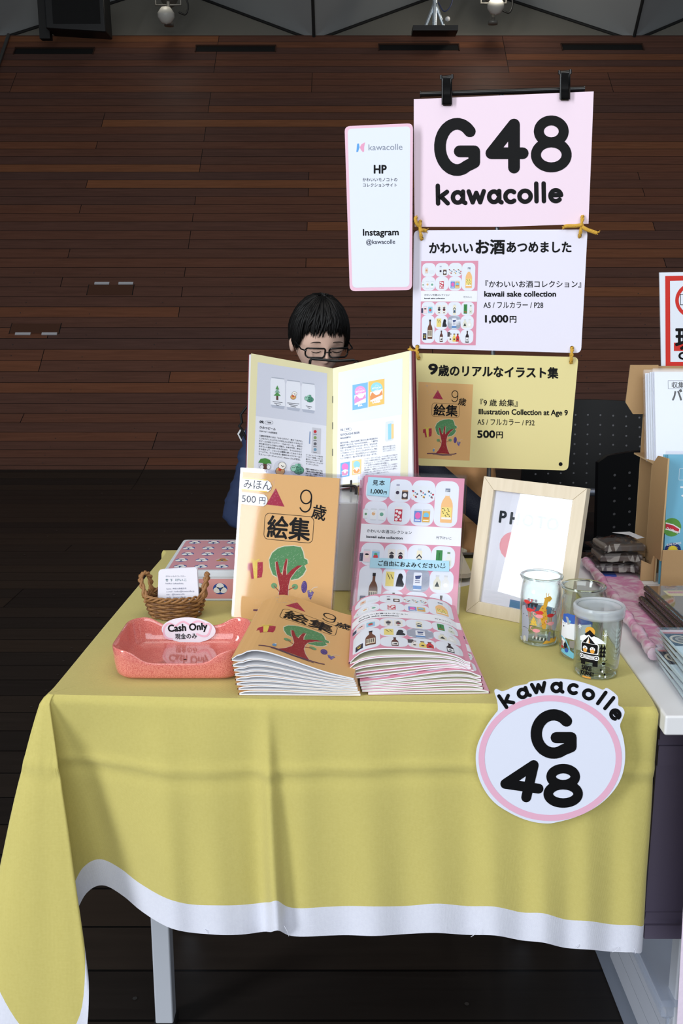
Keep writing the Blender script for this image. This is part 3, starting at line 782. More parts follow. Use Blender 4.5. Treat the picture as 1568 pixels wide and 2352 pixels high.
def art_nine(c):
    OR = (220, 174, 116); c.rect(0, 0, 148, 210, OR, 0)
    rnd = random.Random(4)
    for i in range(16):
        x, y = 14 + rnd.random() * 42, 4 + rnd.random() * 36; a = rnd.random() * 3
        c.stroke([(x, y), (x + 4 * math.cos(a), y + 3 * math.sin(a)), (x + 7 * math.cos(a + .4), y + 6 * math.sin(a + .3))], .45, ((196, 176, 160), (170, 180, 190), (204, 150, 140))[i % 3], 1)
    crayon(c, [(53, 20), (68, 45), (40, 44)], (166, 48, 74), 2, 1, (206, 130, 140), 30)
    c.stroke(arcp(100, 29, 8.2, 9.5, 0, 360, 20) , 2.0, BLACK, 3); c.stroke([(108.2, 29), (108, 38)] + arcp(99.5, 40, 8.5, 10, 15, 150, 8), 2.0, BLACK, 3)
    c.text('歳', 109, 55.5, 22, BLACK, 3, .42, rot=R(9))
    F_ = rrect(39, 56, 114, 93, 7); c.stroke(F_, .75, BLACK, 2, closed=True)
    c.text('絵集', 43, 87.5, 33.5, BLACK, 3, .85)
    crown = [(52, 132), (50, 122), (54, 112), (62, 105), (72, 101), (86, 99), (97, 100), (101, 107), (103, 115), (108, 117), (109, 122), (104, 125), (107, 130), (103, 138), (96, 144), (86, 147), (80, 144), (78, 136), (70, 138), (64, 145), (57, 142)]
    c.poly([(x + (1.2 if x > 78 else -1.2), y + (1 if y > 125 else -1)) for x, y in crown], (214, 206, 180), 1)
    crayon(c, crown, (86, 140, 92), 2, 2, (176, 196, 168), 120)
    trunk = [(54, 194), (62, 184), (68, 172), (69, 160), (66, 149), (62, 136), (60, 124), (63, 123), (68, 138), (72, 142), (73, 130), (75, 118), (78, 118), (77, 132), (78, 141), (86, 132), (94, 126), (101, 125), (92, 133), (84, 145), (82, 156), (82, 168), (86, 182), (92, 194)]
    c.poly([(x + (-1 if x < 74 else 1), y) for x, y in trunk], (210, 190, 168), 3)
    crayon(c, trunk, (150, 42, 48), 4, 3, (196, 120, 104), 90)
    for x, y in ((60, 158), (92, 156)): c.circ(x, y, 4.6, (110, 156, 110), 5, 4); c.stroke([(x, y), (74 - (x < 74) * 6 + (x > 74) * 6, y + 7)], 1, (150, 50, 52), 5)
    c.stroke([(31, 196), (50, 194.5), (74, 197), (104, 194), (110, 192)], 2.4, (98, 62, 84), 5); c.stroke([(46, 197), (70, 199), (98, 198)], 1.2, (70, 52, 90), 5)
    c.circ(48, 186, 2.6, (110, 150, 190), 5, 4); c.circ(49, 182, 1.4, (200, 210, 220), 6)
    crayon(c, [(17, 130), (40, 126), (41, 138), (40, 148), (24, 152), (21, 140), (17, 140)], (170, 48, 70), 2, 6, (210, 140, 140), 34)
    c.poly([(24, 128), (32, 127), (33, 150), (28, 151)], (226, 200, 96), 4); c.stroke([(22, 124), (28, 127), (34, 123)], 2.2, (226, 200, 96), 5)
    crayon(c, circle(106, 155, 4.4, 8.6, 16), (86, 66, 130), 2, 7, (150, 130, 170), 24); crayon(c, [(111, 160), (116, 158), (121, 161), (117, 172), (113, 168)], (100, 84, 150), 2, 8, (220, 210, 220), 16)
    c.stroke([(117, 158), (121, 154), (126, 153)], .7, (214, 206, 196), 3); c.circ(116, 160, 1.6, (214, 196, 110), 5)

# --- stand
st = empty('sign_stand', (.26, 1.66, .704), 'black rod stand with a slim pole behind the hanging cards', 'sign stand')
Ms = Matrix.Translation((-.26, -1.66, -.704)); M_RODK = mat('black_rod', (12, 12, 13), .25); M_POLE = mat('steel_pole', (120, 124, 128), .3, .8)
pole_top = SGN(1151, 222, -.014); pole_bot = Vector((pole_top.x, pole_top.y, .712))
mb = MB(); mb.tube([pole_bot, pole_top + Vector((0, 0, .006))], .0038, M_POLE, 10); mb.build('pole', st, Ms)
mb = MB(); a, b = SGN(966, 214.5, -.007), SGN(1341, 202.5, -.007); mb.tube([a, b], .0040, M_RODK, 10); mb.tube([a - (b - a) * .006, a], .0052, M_RODK, 10); mb.tube([b, b + (b - a) * .006], .0052, M_RODK, 10); mb.build('crossbar', st, Ms)
mb = MB(); x1 = .214; mb.prism(rrect(.06, 1.512, x1, 1.668, .012), .7045, .712, mat('beige_powder_coat', (220, 210, 190), .55, bump=(900, .4))); mb.build('base_plate', st, Ms)
mb = MB(); mb.box((x1 - .008, 1.640, .7045), (pole_top.x + .008, 1.656, .7100), M_RODK); mb.build('pole_foot', st, Ms)
# --- pink G48 card
def booth_card():
    fn = SGN; c = Canvas(1, 1)
    c.lv = 0
    pen_text(c, 'G', 1001.6, 401, 127, 27, sx=.94); c.stroke([(1180, 385), (1180, 286), (1128, 352), (1200, 352)], 27, BLACK, 3, nc=16); pen_text(c, '8', 1221.5, 387, 120, 23, sx=1.02)
    s = c.sub(1000, 467.5, 1, 1, R(-1.0)); pen_text(s, 'kawacolle', 2, 0, 55, 10.2, sx=1.12, track=.075)
    for px, py in ((965, 509), (1337, 499)): c.circ(px, py, 4.4, BLACK, 1)
    o = sheet([(950, 228), (1363, 210), (1357, 365), (1351, 514), (1150, 521), (952, 521), (950, 370)], fn, M_PINKC, name='booth_card', canvas=c)
    return tag(o, 'pink card reading G48 kawacolle clipped to the black rod', 'sign')
booth_card()
def clip_(px0, px1, y0, y1, lab):
    o = empty('bulldog_clip', SGN((px0 + px1) / 2, (y0 + y1) / 2, 0), lab, 'clip', 'black clips on the rod')
    fn = lambda u, v, h: SGN(px0 + (px1 - px0) * u, y0 + (y1 - y0) * v, h)
    inv = Matrix.Translation(-o.location); M_CL = mat('clip_black', (10, 10, 11), .18)
    mb = MB(); prof = [(0, .004), (.08, .011), (.35, .009), (.6, .007), (.9, .006), (1, .003)]
    mb.grid([[fn(u, v, h) for u in (.12, .2, .8, .88)] for v, h in prof], M_CL, False); mb.grid([[fn(u, v, .001) for u in (.88, .8, .2, .12)] for v, h in prof], M_CL, False)
    mb.grid([[fn(.12, v, .001), fn(.12, v, h)] for v, h in prof], M_CL, False); mb.grid([[fn(.88, v, h), fn(.88, v, .001)] for v, h in prof], M_CL, False)
    mb.build('jaw', o, inv, bevel=.0008)
    mb = MB(); mb.tube([fn(0, .10, .006), fn(1, .06, .006)], .0042, M_CL, 10); mb.tube([fn(-.02, .0, .009), fn(-.02, .14, .009)], .002, M_CL, 8); mb.tube([fn(1.0, -.03, .009), fn(1.0, .12, .009)], .002, M_CL, 8); mb.build('hinge', o, inv)
    mb = MB(); mb.tube([fn(.10, .12, .009), fn(.10, .98, .006), fn(.9, .98, .006), fn(.9, .1, .009)], .0016, M_CL, 8); mb.build('wire_edge', o, inv)
    mb = MB(); mb.prism([(.25, 0.02), (.75, 0.02), (.75, .6), (.25, .6)], -.018, -.010, M_CL, lambda x, y, h: fn(x, y, h)); mb.build('back_jaw', o, inv)
clip_(1014, 1039, 176, 243, 'black bulldog clip on the left end of the rod above the letter G'); clip_(1284, 1309, 165, 231, 'black bulldog clip on the right end of the rod above the figure 8')
# --- white sake collection card
c = Canvas(1, 1)
for px, py in ((968, 548), (1331, 541), (958, 796), (1313, 799)): c.circ(px, py, 4.6, BLACK, 4)
for ch, x0, x1, yb in (('かわいい', 984, 1085, 580), ('あつめました', 1161, 1311, 578)): tfit(c, ch, x0, x1, yb, 28, BLACK, .95)
tfit(c, 'お酒', 1089, 1158, 580.5, 36, BLACK, 1.3)
tfit(c, '『かわいいお酒コレクション』', 1104, 1334, 659, 17.6, BLACK, .16); tfit(c, 'kawaii sake collection', 1111, 1276, 681, 17.5, BLACK, .55)
tfit(c, 'A5 / フルカラー / P28', 1110, 1247, 707, 17.6, BLACK, .12); tfit(c, '1,000', 1109, 1166, 740, 23, BLACK, .9); c.text('円', 1169, 739.5, 17.5, BLACK, 3, .4)
q = quadmap((967, 600, 0), (1098, 599, 0), (1092, 793, 0), (965, 791, 0), 148, 210)
s = Canvas(148, 210); art_pink(s)
for pts, tr, col, lv, e_ in s.items: c.items.append(([tuple(q(x, y)[:2]) for x, y in pts], tr, col, lv + 1, e_))
o = sheet(qround([(950, 529), (1349, 527), (1334, 811), (946, 800)], 13), SGN.off(.001), M_LAV, name='sake_card', canvas=c); tag(o, 'white card advertising a sake collection book, hanging below the pink card', 'sign')
# --- yellow illustration card
c = Canvas(1, 1)
for px, py in ((961, 822), (1311, 831), (1287, 1066)): c.circ(px, py, 4.4, BLACK, 4)
tfit(c, '9', 983, 1004, 859, 33, BLACK, 1.5); tfit(c, '歳のリアルなイラスト集', 1006, 1281, 861, 27, BLACK, .95, slope=.022)
tfit(c, '『9 歳 絵集』', 1092, 1188, 931, 17.5, BLACK, .2, slope=.015); tfit(c, 'Illustration Collection at Age 9', 1098, 1303, 951, 17.5, BLACK, .5, slope=.015)
tfit(c, 'A5 / フルカラー / P32', 1096, 1227, 975, 17, BLACK, .12, slope=.015); tfit(c, '500', 1095, 1136, 1005, 23, BLACK, .9); c.text('円', 1138, 1005, 17.5, BLACK, 3, .4)
q = quadmap((961, 877, 0), (1086, 883, 0), (1078, 1058, 0), (955, 1052, 0), 148, 210)
s = Canvas(148, 210); art_nine(s)
for pts, tr, col, lv, e_ in s.items: c.items.append(([tuple(q(x, y)[:2]) for x, y in pts], tr, col, lv + 1, e_))
o = sheet(qround([(948, 811), (1328, 820), (1304, 1081), (955, 1069)], 12), SGN.off(.002), M_YELC, name='illustration_card', canvas=c); tag(o, 'pale yellow card for the illustration collection, lowest of the hanging cards', 'sign')
# --- side card
c = Canvas(1, 1)
c.poly(qround([(798, 296), (942, 290), (940, 659), (809, 661)], 10), (232, 238, 250), 1)
c.poly([(820, 330), (824, 329.5), (825.5, 338), (822, 349), (818, 349.5)], (100, 168, 234), 2); c.poly([(826, 338.5), (830, 331), (838, 327), (836, 338), (836, 348), (833, 349.5), (829, 345)], (236, 168, 200), 2)
tfit(c, 'kawacolle', 845, 924, 345.5, 20, (140, 148, 164), 0, slope=-.02); tfit(c, 'HP', 857, 887, 398, 27, BLACK, .9); tfit(c, 'かわいいモノコトの', 832, 912, 416, 9, (50, 54, 70), .1); tfit(c, 'コレクションサイト', 832, 911, 428.5, 9, (50, 54, 70), .1)
tfit(c, 'Instagram', 832, 915, 541, 21, BLACK, .55, slope=-.01); tfit(c, '@kawacolle', 840, 907, 560.5, 14.5, (50, 54, 70), .15, slope=-.01)
HPP = Plane((.06, 1.636, 1.3), R(6))
o = sheet(qround([(791, 290), (948, 283), (946, 666), (803, 669)], 13), HPP, mat('pink_border_card', (240, 196, 216), .45), name='web_card', canvas=c); tag(o, 'tall narrow white card with pink border, left of the pink G48 card', 'sign')
# --- yellow cords tying the cards together
M_CORD = mat('mustard_cord', (214, 166, 62), .85, bump=(500, .8))
def cord(px, y0, y1, lab, dx=2, ends=()):
    o = empty('cord', SGN(px, (y0 + y1) / 2, 0), lab, 'cord', 'yellow cords tying the cards'); inv = Matrix.Translation(-o.location); mb = MB()
    pa = catmull([SGN(px, y0, -.004), SGN(px, y0, .004), SGN(px + dx * .4, (y0 + y1) / 2, .008), SGN(px + dx, y1, .005), SGN(px + dx, y1, -.004), SGN(px - 3, (y0 + y1) / 2, -.007), SGN(px, y0, -.004)], 6)
    for ph in (0, PI):
        tw = [p + Vector((math.cos(i * .8 + ph), 0, math.sin(i * .8 + ph))) * .0013 for i, p in enumerate(pa)]
        mb.tube(tw, .0019, M_CORD, 7)
    mb.build('loop', o, inv)
    for en in ends:
        mb = MB(); P_ = [SGN(x, y, h) for x, y, h in en]; mb.tube(catmull(P_, 5), .0030, M_CORD, 7)
        for k in range(5):
            d = P_[-1] - P_[-2]; mb.tube([P_[-1] - d * .1, P_[-1] + d * .35 + Vector((random.uniform(-.003, .003), 0, random.uniform(-.004, .004)))], .0007, M_CORD, 5)
        mb.build('cord_end', o, inv)
cord(965, 510, 547, 'yellow cord knotted at the lower left hole of the pink card', 3, [[(966, 522, .006), (958, 515, .010), (955, 504, .011), (957, 500, .010)], [(968, 530, .008), (973, 529, .004), (978, 530, .002)]])
cord(1337, 499, 541, 'yellow cord with frayed ends at the lower right hole of the pink card', -6, [[(1334, 518, .009), (1320, 520, .010), (1303, 520, .009), (1296, 521, .008)], [(1336, 522, .009), (1346, 528, .010), (1360, 533, .009), (1369, 536, .008)]])
cord(958, 797, 822, 'short yellow cord at the upper left hole of the yellow card', 3, [[(958, 806, .006), (948, 806, .006), (941, 800, .006)]])
cord(1313, 800, 831, 'short yellow cord at the upper right hole of the yellow card', -2, [])
# --- round sticker on the cloth front
RP = Plane((.25, .988, .62), R(3.5))
c = Canvas(1, 1)
zx = lambda x, y: (1070 + x / 2.896, 1540 + y / 2.896)
outline = [zx(*p) for p in ((188, 140), (205, 125), (240, 140), (285, 126), (330, 106), (405, 92), (425, 76), (520, 64), (600, 55), (700, 64), (765, 78), (850, 105), (910, 130), (940, 119), (998, 160), (1012, 190), (1012, 232), (1040, 248), (1054, 280), (1036, 330), (1024, 372), (1046, 450), (1058, 550), (1050, 650), (1020, 740), (965, 820), (890, 890), (800, 945), (700, 985), (600, 1010), (540, 1018), (450, 1008), (360, 980), (270, 935), (190, 880), (125, 800), (80, 700), (64, 590), (75, 500), (110, 420), (150, 350), (195, 290), (212, 262), (206, 200))]
outline = [tuple(p)[:2] for p in catmull([(x, y, 0) for x, y in outline], 3, True)]
ro, ri = circle(1263, 1741, 164.5, 144.5, 72), circle(1263, 1741, 150.5, 130.5, 72)
c.items.append((ro + ri, [t for i in range(72) for t in ((i, (i + 1) % 72, 72 + i), ((i + 1) % 72, 72 + (i + 1) % 72, 72 + i))], (234, 180, 204), 2, 0))
pen_text(c, 'G', 1222.5, 1738, 105, 26, sx=1.15)
c.stroke([(1208, 1831), (1225, 1757), (1160, 1800), (1236, 1811)], 23, BLACK, 3, nc=16); pen_text(c, '8', 1250, 1846, 88, 22, sx=1.35)
for ch, x, y, a in (('k', 265, 192, -34), ('a', 378, 150, -20), ('w', 483, 116, -9), ('a', 602, 112, 0), ('c', 708, 122, 8), ('o', 812, 158, 20), ('l', 900, 184, 36), ('l', 950, 218, 39), ('e', 990, 290, 50)):
    px, py = zx(x, y); S = 42; w = (PEN[ch][0] - .04) * S * 1.25; hh = .74 * S if ch in 'kl' else .48 * S
    s = c.sub(px, py, 1, 1, R(a)); pen_text(s, ch, -w / 2, hh / 2, S, 8.4, sx=1.25)
o = sheet(outline, RP, mat('sticker_white', (228, 232, 248), .5), th=.0012, name='booth_number_sticker', canvas=c); tag(o, 'round white paper badge with pink ring reading kawacolle G48 on the cloth front', 'sign')
# ================================================================ BOOKS ON THE TABLE
M_PAGE = mat('book_paper', (236, 236, 240), .6); M_PAGEY = mat('cream_paper', (230, 226, 200), .6); M_ORC = mat('orange_cover', (220, 174, 116), .35); M_PKC = mat('pink_cover', (221, 150, 173), .35)
M_FILM = clear('clear_sleeve', (250, 250, 252), .95, .04, 1.5)
def stand_frame(bl, psi, a, roll=0):
    r = Vector((math.cos(psi), -math.sin(psi), 0)); bk = Vector((math.sin(psi), math.cos(psi), 0))
    u = bk * math.sin(a) + Vector((0, 0, math.cos(a))); n = u.cross(-r); 
    n = r.cross(u); n = n if n.y < 0 else -n       # towards the viewer
    M = Matrix.Identity(4)
    for i in range(3): M[i][0], M[i][1], M[i][2], M[i][3] = r[i], u[i], n[i], bl[i]
    return M      # local x right, y up the cover, z out of the cover
def book(name, M, label, cat, group, cover, art=None, sleeve=True, notes=None, w=148, h=210, pages=.0030):
    W, H = w / 1000, h / 1000; e = empty(name, (0, 0, 0), label, cat, group); e.matrix_world = M
    mb = MB(); fn = lambda x, y, hh: (x / 1000, (h - y) / 1000, hh)
    mb.box((0, 0, -.0003), (W, H, .0), cover); mb.box((0, 0, -pages - .0006), (W, H, -pages - .0003), cover); mb.box((-.0004, 0, -pages - .0006), (0, H, 0), cover)
    if art: cv = Canvas(w, h); art(cv); cv.emit(mb, fn)
    mb.build('cover', e)
    mb = MB(); mb.box((0.0003, .0003, -pages - .0003), (W - .0006, H - .0003, -.0003), M_PAGE); mb.build('pages', e)
    if notes: notes(e, fn)
    if sleeve:
        mb = MB(); s = .003
        mb.face([(-s, .0005, .0016), (W + s, .0005, .0016), (W + s, H + .006, .0016), (-s, H + .006, .0016)], M_FILM)
        mb.grid([[(-s, y, .0016), (-s - .0012, y, -.001), (-s, y, -pages - .0015)] for y in (.0005, H + .006)], M_FILM)
        mb.face([(-s, .0005, -pages - .0015), (W + s, .0005, -pages - .0015), (W + s, H + .006, -pages - .0015), (-s, H + .006, -pages - .0015)], M_FILM)
        mb.grid([[(W + s, y, .0016), (W + s + .001, y, -.001), (W + s, y, -pages - .0015)] for y in (.0005, H + .006)], M_FILM)
        mb.build('clear_sleeve', e)
    return e
def note_sheet(e, fn, poly, col, draw, name='price_tag', h=.0013):
    mb = MB(); cv = Canvas(1, 1); cv.poly(poly, col, 0); draw(cv); cv.emit(mb, lambda x, y, hh: fn(x, y, hh + h)); mb.build(name, e)
def nine_notes(e, fn):
    GR = (96, 98, 106)
    def d1(c):
        c.stroke([(0, 9), (38, 9.5)], 1.6, (240, 208, 96), 1); c.stroke([(0, 25), (40, 26)], 1.6, (240, 208, 96), 1); c.text('みほん', 2, 22.5, 15, GR, 2, .1, sx=1.0)
    note_sheet(e, fn, [(-1, 8), (38, 9)] + [(44, 12), (47, 17), (46, 22), (42, 26)] + [(-1, 25)], (246, 247, 250), d1)
    note_sheet(e, fn, [(-1, 29), (36, 30), (41, 34), (42, 39), (40, 44), (36, 47), (-1, 46)], (244, 246, 252), lambda c: (c.text('500', 1, 43, 14, GR, 2, .1, sx=1.1), c.text('円', 28, 43, 11.5, GR, 2, .1)))
M9 = stand_frame(Vector((-.155, 1.315, ZC + .0005)), .3597, .1904)
def behind(M, k, dx=0, dy=0): return M @ Matrix.Translation((dx, dy, -.0062 * k))
b9 = book('booklet', M9, 'upright orange sample booklet in clear sleeve with handwritten price tags on its cover', 'book', 'upright orange booklets', M_ORC, art_nine, True, nine_notes)
for k, lab in ((1, 'upright orange booklet directly behind the tagged orange sample'), (2, 'upright orange booklet, third in the row behind the tagged sample'), (3, 'rearmost of the upright orange booklets')):
    book('booklet', behind(M9, k, (-.0035, -.007, -.009)[k - 1], (0, -.001, -.002)[k - 1]), lab, 'book', 'upright orange booklets', M_ORC)
def pink_notes(e, fn):
    BL = (180, 222, 238)
    note_sheet(e, fn, [(5, 3), (39, 4), (38, 33), (5, 31)], BL, lambda c: (c.text('見', 12, 15, 9, BLACK, 2, .12), c.text('本', 22, 15, 9, BLACK, 2, .12), c.text('1,000', 9, 28, 9, BLACK, 2, .2), c.text('円', 29.5, 28.5, 5.5, BLACK, 2, .12)), 'sticky_note')
    def d(c):
        c.text('ご自由におよみください', 29, 135.5, 8.2, BLACK, 2, .2, rot=0); c.stroke([(122, 128), (122, 131)], 1, BLACK, 2); c.stroke([(126, 128), (126, 131)], 1, BLACK, 2); c.stroke(arcp(124, 131.5, 4, 3.2, 20, 160, 8), .9, BLACK, 2)
    note_sheet(e, fn, [(18, 125), (133, 124), (134, 139.5), (18, 140)], BL, d, 'sticky_note')
MP = stand_frame(Vector((.018, 1.327, ZC + .0005)), .2002, .4355)
book('booklet', MP, 'upright pink sample booklet in clear sleeve with two blue sticky notes', 'book', 'upright pink booklets', M_PKC, art_pink, True, pink_notes)
for k, lab in ((1, 'upright pink booklet directly behind the sample with blue notes'), (2, 'upright pink booklet, third in the row behind the blue notes'), (3, 'rearmost of the upright pink booklets')):
    book('booklet', behind(MP, k, (-.003, -.006, -.010)[k - 1], (0, -.001, -.003)[k - 1]), lab, 'book', 'upright pink booklets', M_PKC)

# --- lying booklets, each one a folded booklet whose sheets spring open at the fold
LAST = {}
def lying(name, M, label, group, cover, inner, zl, zr, gap, art=None, th=.0011, w=148, h=210, right=False, peak=.34, sx=.945):
    """zl / zr: height of the underside at the left and right edge; gap: opening between the two halves; right: fold on the right side"""
    W, H = w * sx / 1000, h / 1000; e = empty(name, (0, 0, 0), label, 'book', group); e.matrix_world = M
    n = 24; X = [W * i / n for i in range(n + 1)]
    def g(x):
        t = x / W; t = 1 - t if right else t
        return gap * (t / peak) ** .55 * math.exp(.55 * (1 - t / peak)) * (1 - t) ** .9 * 1.35 if 0 < t < 1 else 0
    under = LAST.get(group); tops = []
    def base(x):
        t = zl + (zr - zl) * x / W
        if under:
            f = max(0, min(n, x / W * n)); i = min(n - 1, int(f)); t = max(t, under[i] + (under[i + 1] - under[i]) * (f - i) + .0005)
        return t
    lo0 = lambda x, y: base(x); lo1 = lambda x, y: base(x) + th; up0 = lambda x, y: base(x) + th + g(x) + .00004; up1 = lambda x, y: base(x) + 2 * th + g(x)
    mb = MB()
    def slab(f0, f1, m, y0=0, y1=H, mtop=None, x_in=0):
        YS = [y0, y1]
        mb.grid([[(x, y, f1(x, y)) for x in X] for y in YS], mtop or m)
        mb.grid([[(x, y, f0(x, y)) for x in X] for y in YS], m, flip=True)
        for y, fl in ((y0, True), (y1, False)): mb.grid([[(x, y, f1(x, y)) for x in X], [(x, y, f0(x, y)) for x in X]], m, False, flip=fl)
        for x, fl in ((0, False), (W, True)): mb.grid([[(x, y, f1(x, y)) for y in YS], [(x, y, f0(x, y)) for y in YS]], m, False, flip=fl)
    slab(lo0, lo1, M_PAGE, mtop=inner); slab(up0, up1, M_PAGE)
    mb.build('pages', e)
    mb = MB(); ct = .00035
    slab(lambda x, y: up1(x, y) + .00002, lambda x, y: up1(x, y) + ct, M_PAGE, .0002, H, mtop=cover)
    slab(lambda x, y: base(x) - ct, lambda x, y: base(x) - .00002, cover, .0002, H)
    xs, d = (W, 1) if right else (0, -1)
    zb, zt = base(xs) - ct, base(xs) + 2 * th + ct
    mb.grid([[(xs + d * .0016 * math.sin(PI * k / 8), y, zb + (zt - zb) * (1 - math.cos(PI * k / 8)) / 2) for k in range(9)] for y in (0, H)], cover, flip=not right)
    if art:
        cv = Canvas(w, h); art(cv); cv.emit(mb, lambda x, y, hh: (x * sx / 1000, (h - y) / 1000, up1(x * sx / 1000, 0) + ct + hh), strips=w / n)
    mb.build('cover', e)
    LAST[group] = [up1(x, 0) + ct for x in X]
    return e
def stackM(x, y, z, yaw): return Matrix.Translation((x, y, z)) @ Matrix.Rotation(yaw, 4, 'Z')
ORD = ['lowest', 'second from the bottom', 'third from the bottom', 'fourth from the bottom', 'fifth from the bottom', 'sixth from the bottom', 'second from the top', 'topmost']
zl = zr = .0006
zl = zr = ZC + .0009
dl = (.0062, .0058, .0060, .0062, .0064, .0066, .0088, .0115)
for i in range(8):
    gap = (.0030, .0027, .0028, .003, .0032, .0034, .0050, .0080)[i]
    ox = (-.118, -.119, -.121, -.1215, -.1225, -.1235, -.1245, -.1255)[i]; oy = (1.036, 1.037, 1.0375, 1.037, 1.038, 1.037, 1.036, 1.036)[i]
    yaw = R((-1, -1.5, -2.5, -3, -3.5, -3.5, -4, -5)[i])
    lying('booklet', stackM(ox, oy, 0, yaw), 'orange booklet lying in the front left stack, ' + ORD[i], 'stack of orange booklets', M_ORC, M_PAGE, zl, zr, gap, art_nine if i == 7 else None)
    zl += .0031 + gap * .70 + .0006; zr += .0033
ORP = ['lowest', 'second from the bottom', 'third from the bottom', 'fourth from the bottom', 'fifth from the bottom', 'sixth from the bottom', 'third from the top', 'second from the top', 'topmost']
zl = zr = ZC + .0009
def art_back(c):
    c.sub(148, 210, 1, 1, PI)
    s = c.sub(148, 210, 1, 1, PI); art_pink(s)
for i in range(9):
    right = i < 5
    gap = (.0024, .0022, .0024, .0026, .0034, .0026, .0042, .0062, .0075)[i]
    ox, oy = ((.031, 1.037), (.024, 1.038), (.023, 1.039), (.022, 1.040), (.0215, 1.040), (.0135, 1.048), (.0105, 1.051), (.0095, 1.052), (.0098, 1.053))[i]
    yaw = R((1.5, 1.3, 1.2, 1, .8, -.5, -1.0, -1.5, -1.8)[i])
    lying('booklet', stackM(ox, oy, 0, yaw), 'pink booklet lying in the front right stack, ' + ORP[i], 'stack of pink booklets', M_PKC, M_PAGEY, zl, zr, gap, art_pink if i == 8 else (art_back if i == 4 else None), right=right, peak=.34 if right else .4)
    if right: zr += .0028 + gap * .55 + .0005; zl += .0028
    else: zl += .0030 + gap * .52 + .0005; zr += .0031

# ================================================================ OPEN BOOK ON ITS EASEL
LEAN = .449
SPB = Vector((-.0147, 1.540, .8480)); UPV = Vector((0, math.sin(LEAN), math.cos(LEAN)))
def dirp(a, sgn): return Vector((sgn * math.cos(a), -math.sin(a) * math.cos(LEAN), math.sin(a) * math.sin(LEAN)))
class PagePlane(Plane):
    def __init__(s, p0, r, u):
        s.p0 = p0; s.r = r; s.u = u; s.n = r.cross(u).normalized(); s.n = s.n if s.n.y < 0 else -s.n
ob = empty('open_book', (SPB.x, SPB.y, SPB.z), 'open picture book propped on an easel showing drink cans on both pages', 'book'); inv = Matrix.Translation(-SPB)
M_MAR = mat('maroon_cover', (104, 30, 42), .45); M_CRM = mat('cream_page', (226, 220, 176), .5)
def pageblock(sgn, a, th, name):
    r = dirp(a, sgn); n = r.cross(UPV); n = n.normalized(); n = n if n.y < 0 else -n
    mb = MB(); W, H = .148, .210
    P = lambda x, y, h: SPB + r * x + UPV * y + n * h
    for i in range(1): mb.prism([(0, 0), (W, 0), (W, H), (0, H)], -th, -.0002, M_PAGE, P)
    return mb, P, r, n
rL, rR = dirp(.4398, -1), dirp(.5559, 1)
PLL = PagePlane(SPB, rL, UPV); PLR = PagePlane(SPB, rR, UPV)
# left page
mb, P, _, _ = pageblock(-1, .4398, .0036, 'l'); c = Canvas(1, 1)
zl7 = lambda x, y: (560 + x / 7.127, 800 + y / 7.127)
def zp(pts): return [zl7(*p) for p in pts]
c.poly(zp([(118, 84), (1458, 330), (1445, 2200), (50, 2130)]), (226, 219, 176), 0)
c.poly(zp([(225, 228), (1360, 410), (1335, 2170), (155, 2120)]), (222, 224, 234), 1)
c.poly(zp([(225, 228), (1360, 410), (1348, 1268), (192, 1105)]), (204, 207, 220), 2)
def pcan(c, x0, x1, yt, yb, sl, body=(226, 229, 238)):
    c.poly(zp([(x0 + 20, yt), (x1 - 15, yt + (x1 - x0) * sl * .9), (x1, yt + 90 + (x1 - x0) * sl), (x1, yb - 45 + (x1 - x0) * sl), (x1 - 25, yb + (x1 - x0) * sl), (x0 + 25, yb), (x0, yb - 50), (x0, yt + 75)]), body, 3)
    c.poly(zp([(x0 + 20, yt), (x1 - 15, yt + (x1 - x0) * sl * .9), (x1 - 10, yt + 16 + (x1 - x0) * sl * .9), (x0 + 15, yt + 16)]), (170, 176, 190), 4)
    c.poly(zp([(x0 + 6, yb - 46), (x1 - 4, yb - 46 + (x1 - x0) * sl), (x1 - 25, yb + (x1 - x0) * sl), (x0 + 25, yb)]), (176, 182, 198), 4)
pcan(c, 432, 672, 470, 968, .12); pcan(c, 688, 925, 515, 1005, .12); pcan(c, 938, 1165, 558, 1040, .12)
def pine(c, cx, cy, s, col=(84, 146, 82)):
    c.poly(zp([(cx - 16 * s, cy + 70 * s), (cx + 16 * s, cy + 74 * s), (cx + 18 * s, cy + 150 * s), (cx - 18 * s, cy + 146 * s)]), (92, 66, 58), 5)
    for k, cc in ((2, col), (1, (128, 168, 150)), (0, col)): c.poly(zp([(cx, cy - 90 * s + k * 52 * s), (cx + (30 + k * 14) * s, cy - 22 * s + k * 52 * s), (cx - (30 + k * 14) * s, cy - 28 * s + k * 52 * s)]), cc, 6 + (2 - k))
pine(c, 543, 700, 1.0)
def zc(x, y, r, col, lv, ry=None): c.poly(zp(circle(x, y, r, ry, 18)), col, lv)
def furry(x, y, s):
    zc(x, y + 40 * s, 66 * s, (30, 28, 28), 5, 58 * s); zc(x, y + 40 * s, 61 * s, (214, 164, 108), 6, 53 * s); zc(x + 26 * s, y - 34 * s, 56 * s, (30, 28, 28), 7, 52 * s); zc(x + 26 * s, y - 34 * s, 51 * s, (238, 234, 226), 8, 47 * s); c.poly(zp([(x - 20 * s, y - 4 * s), (x + 22 * s, y + 10 * s), (x + 4 * s, y + 42 * s), (x - 26 * s, y + 30 * s)]), (196, 60, 46), 9)
    zc(x + 20 * s, y - 36 * s, 7 * s, (30, 28, 28), 9); zc(x + 48 * s, y - 26 * s, 7 * s, (30, 28, 28), 9); zc(x + 30 * s, y - 20 * s, 8 * s, (30, 28, 28), 9, 6 * s)
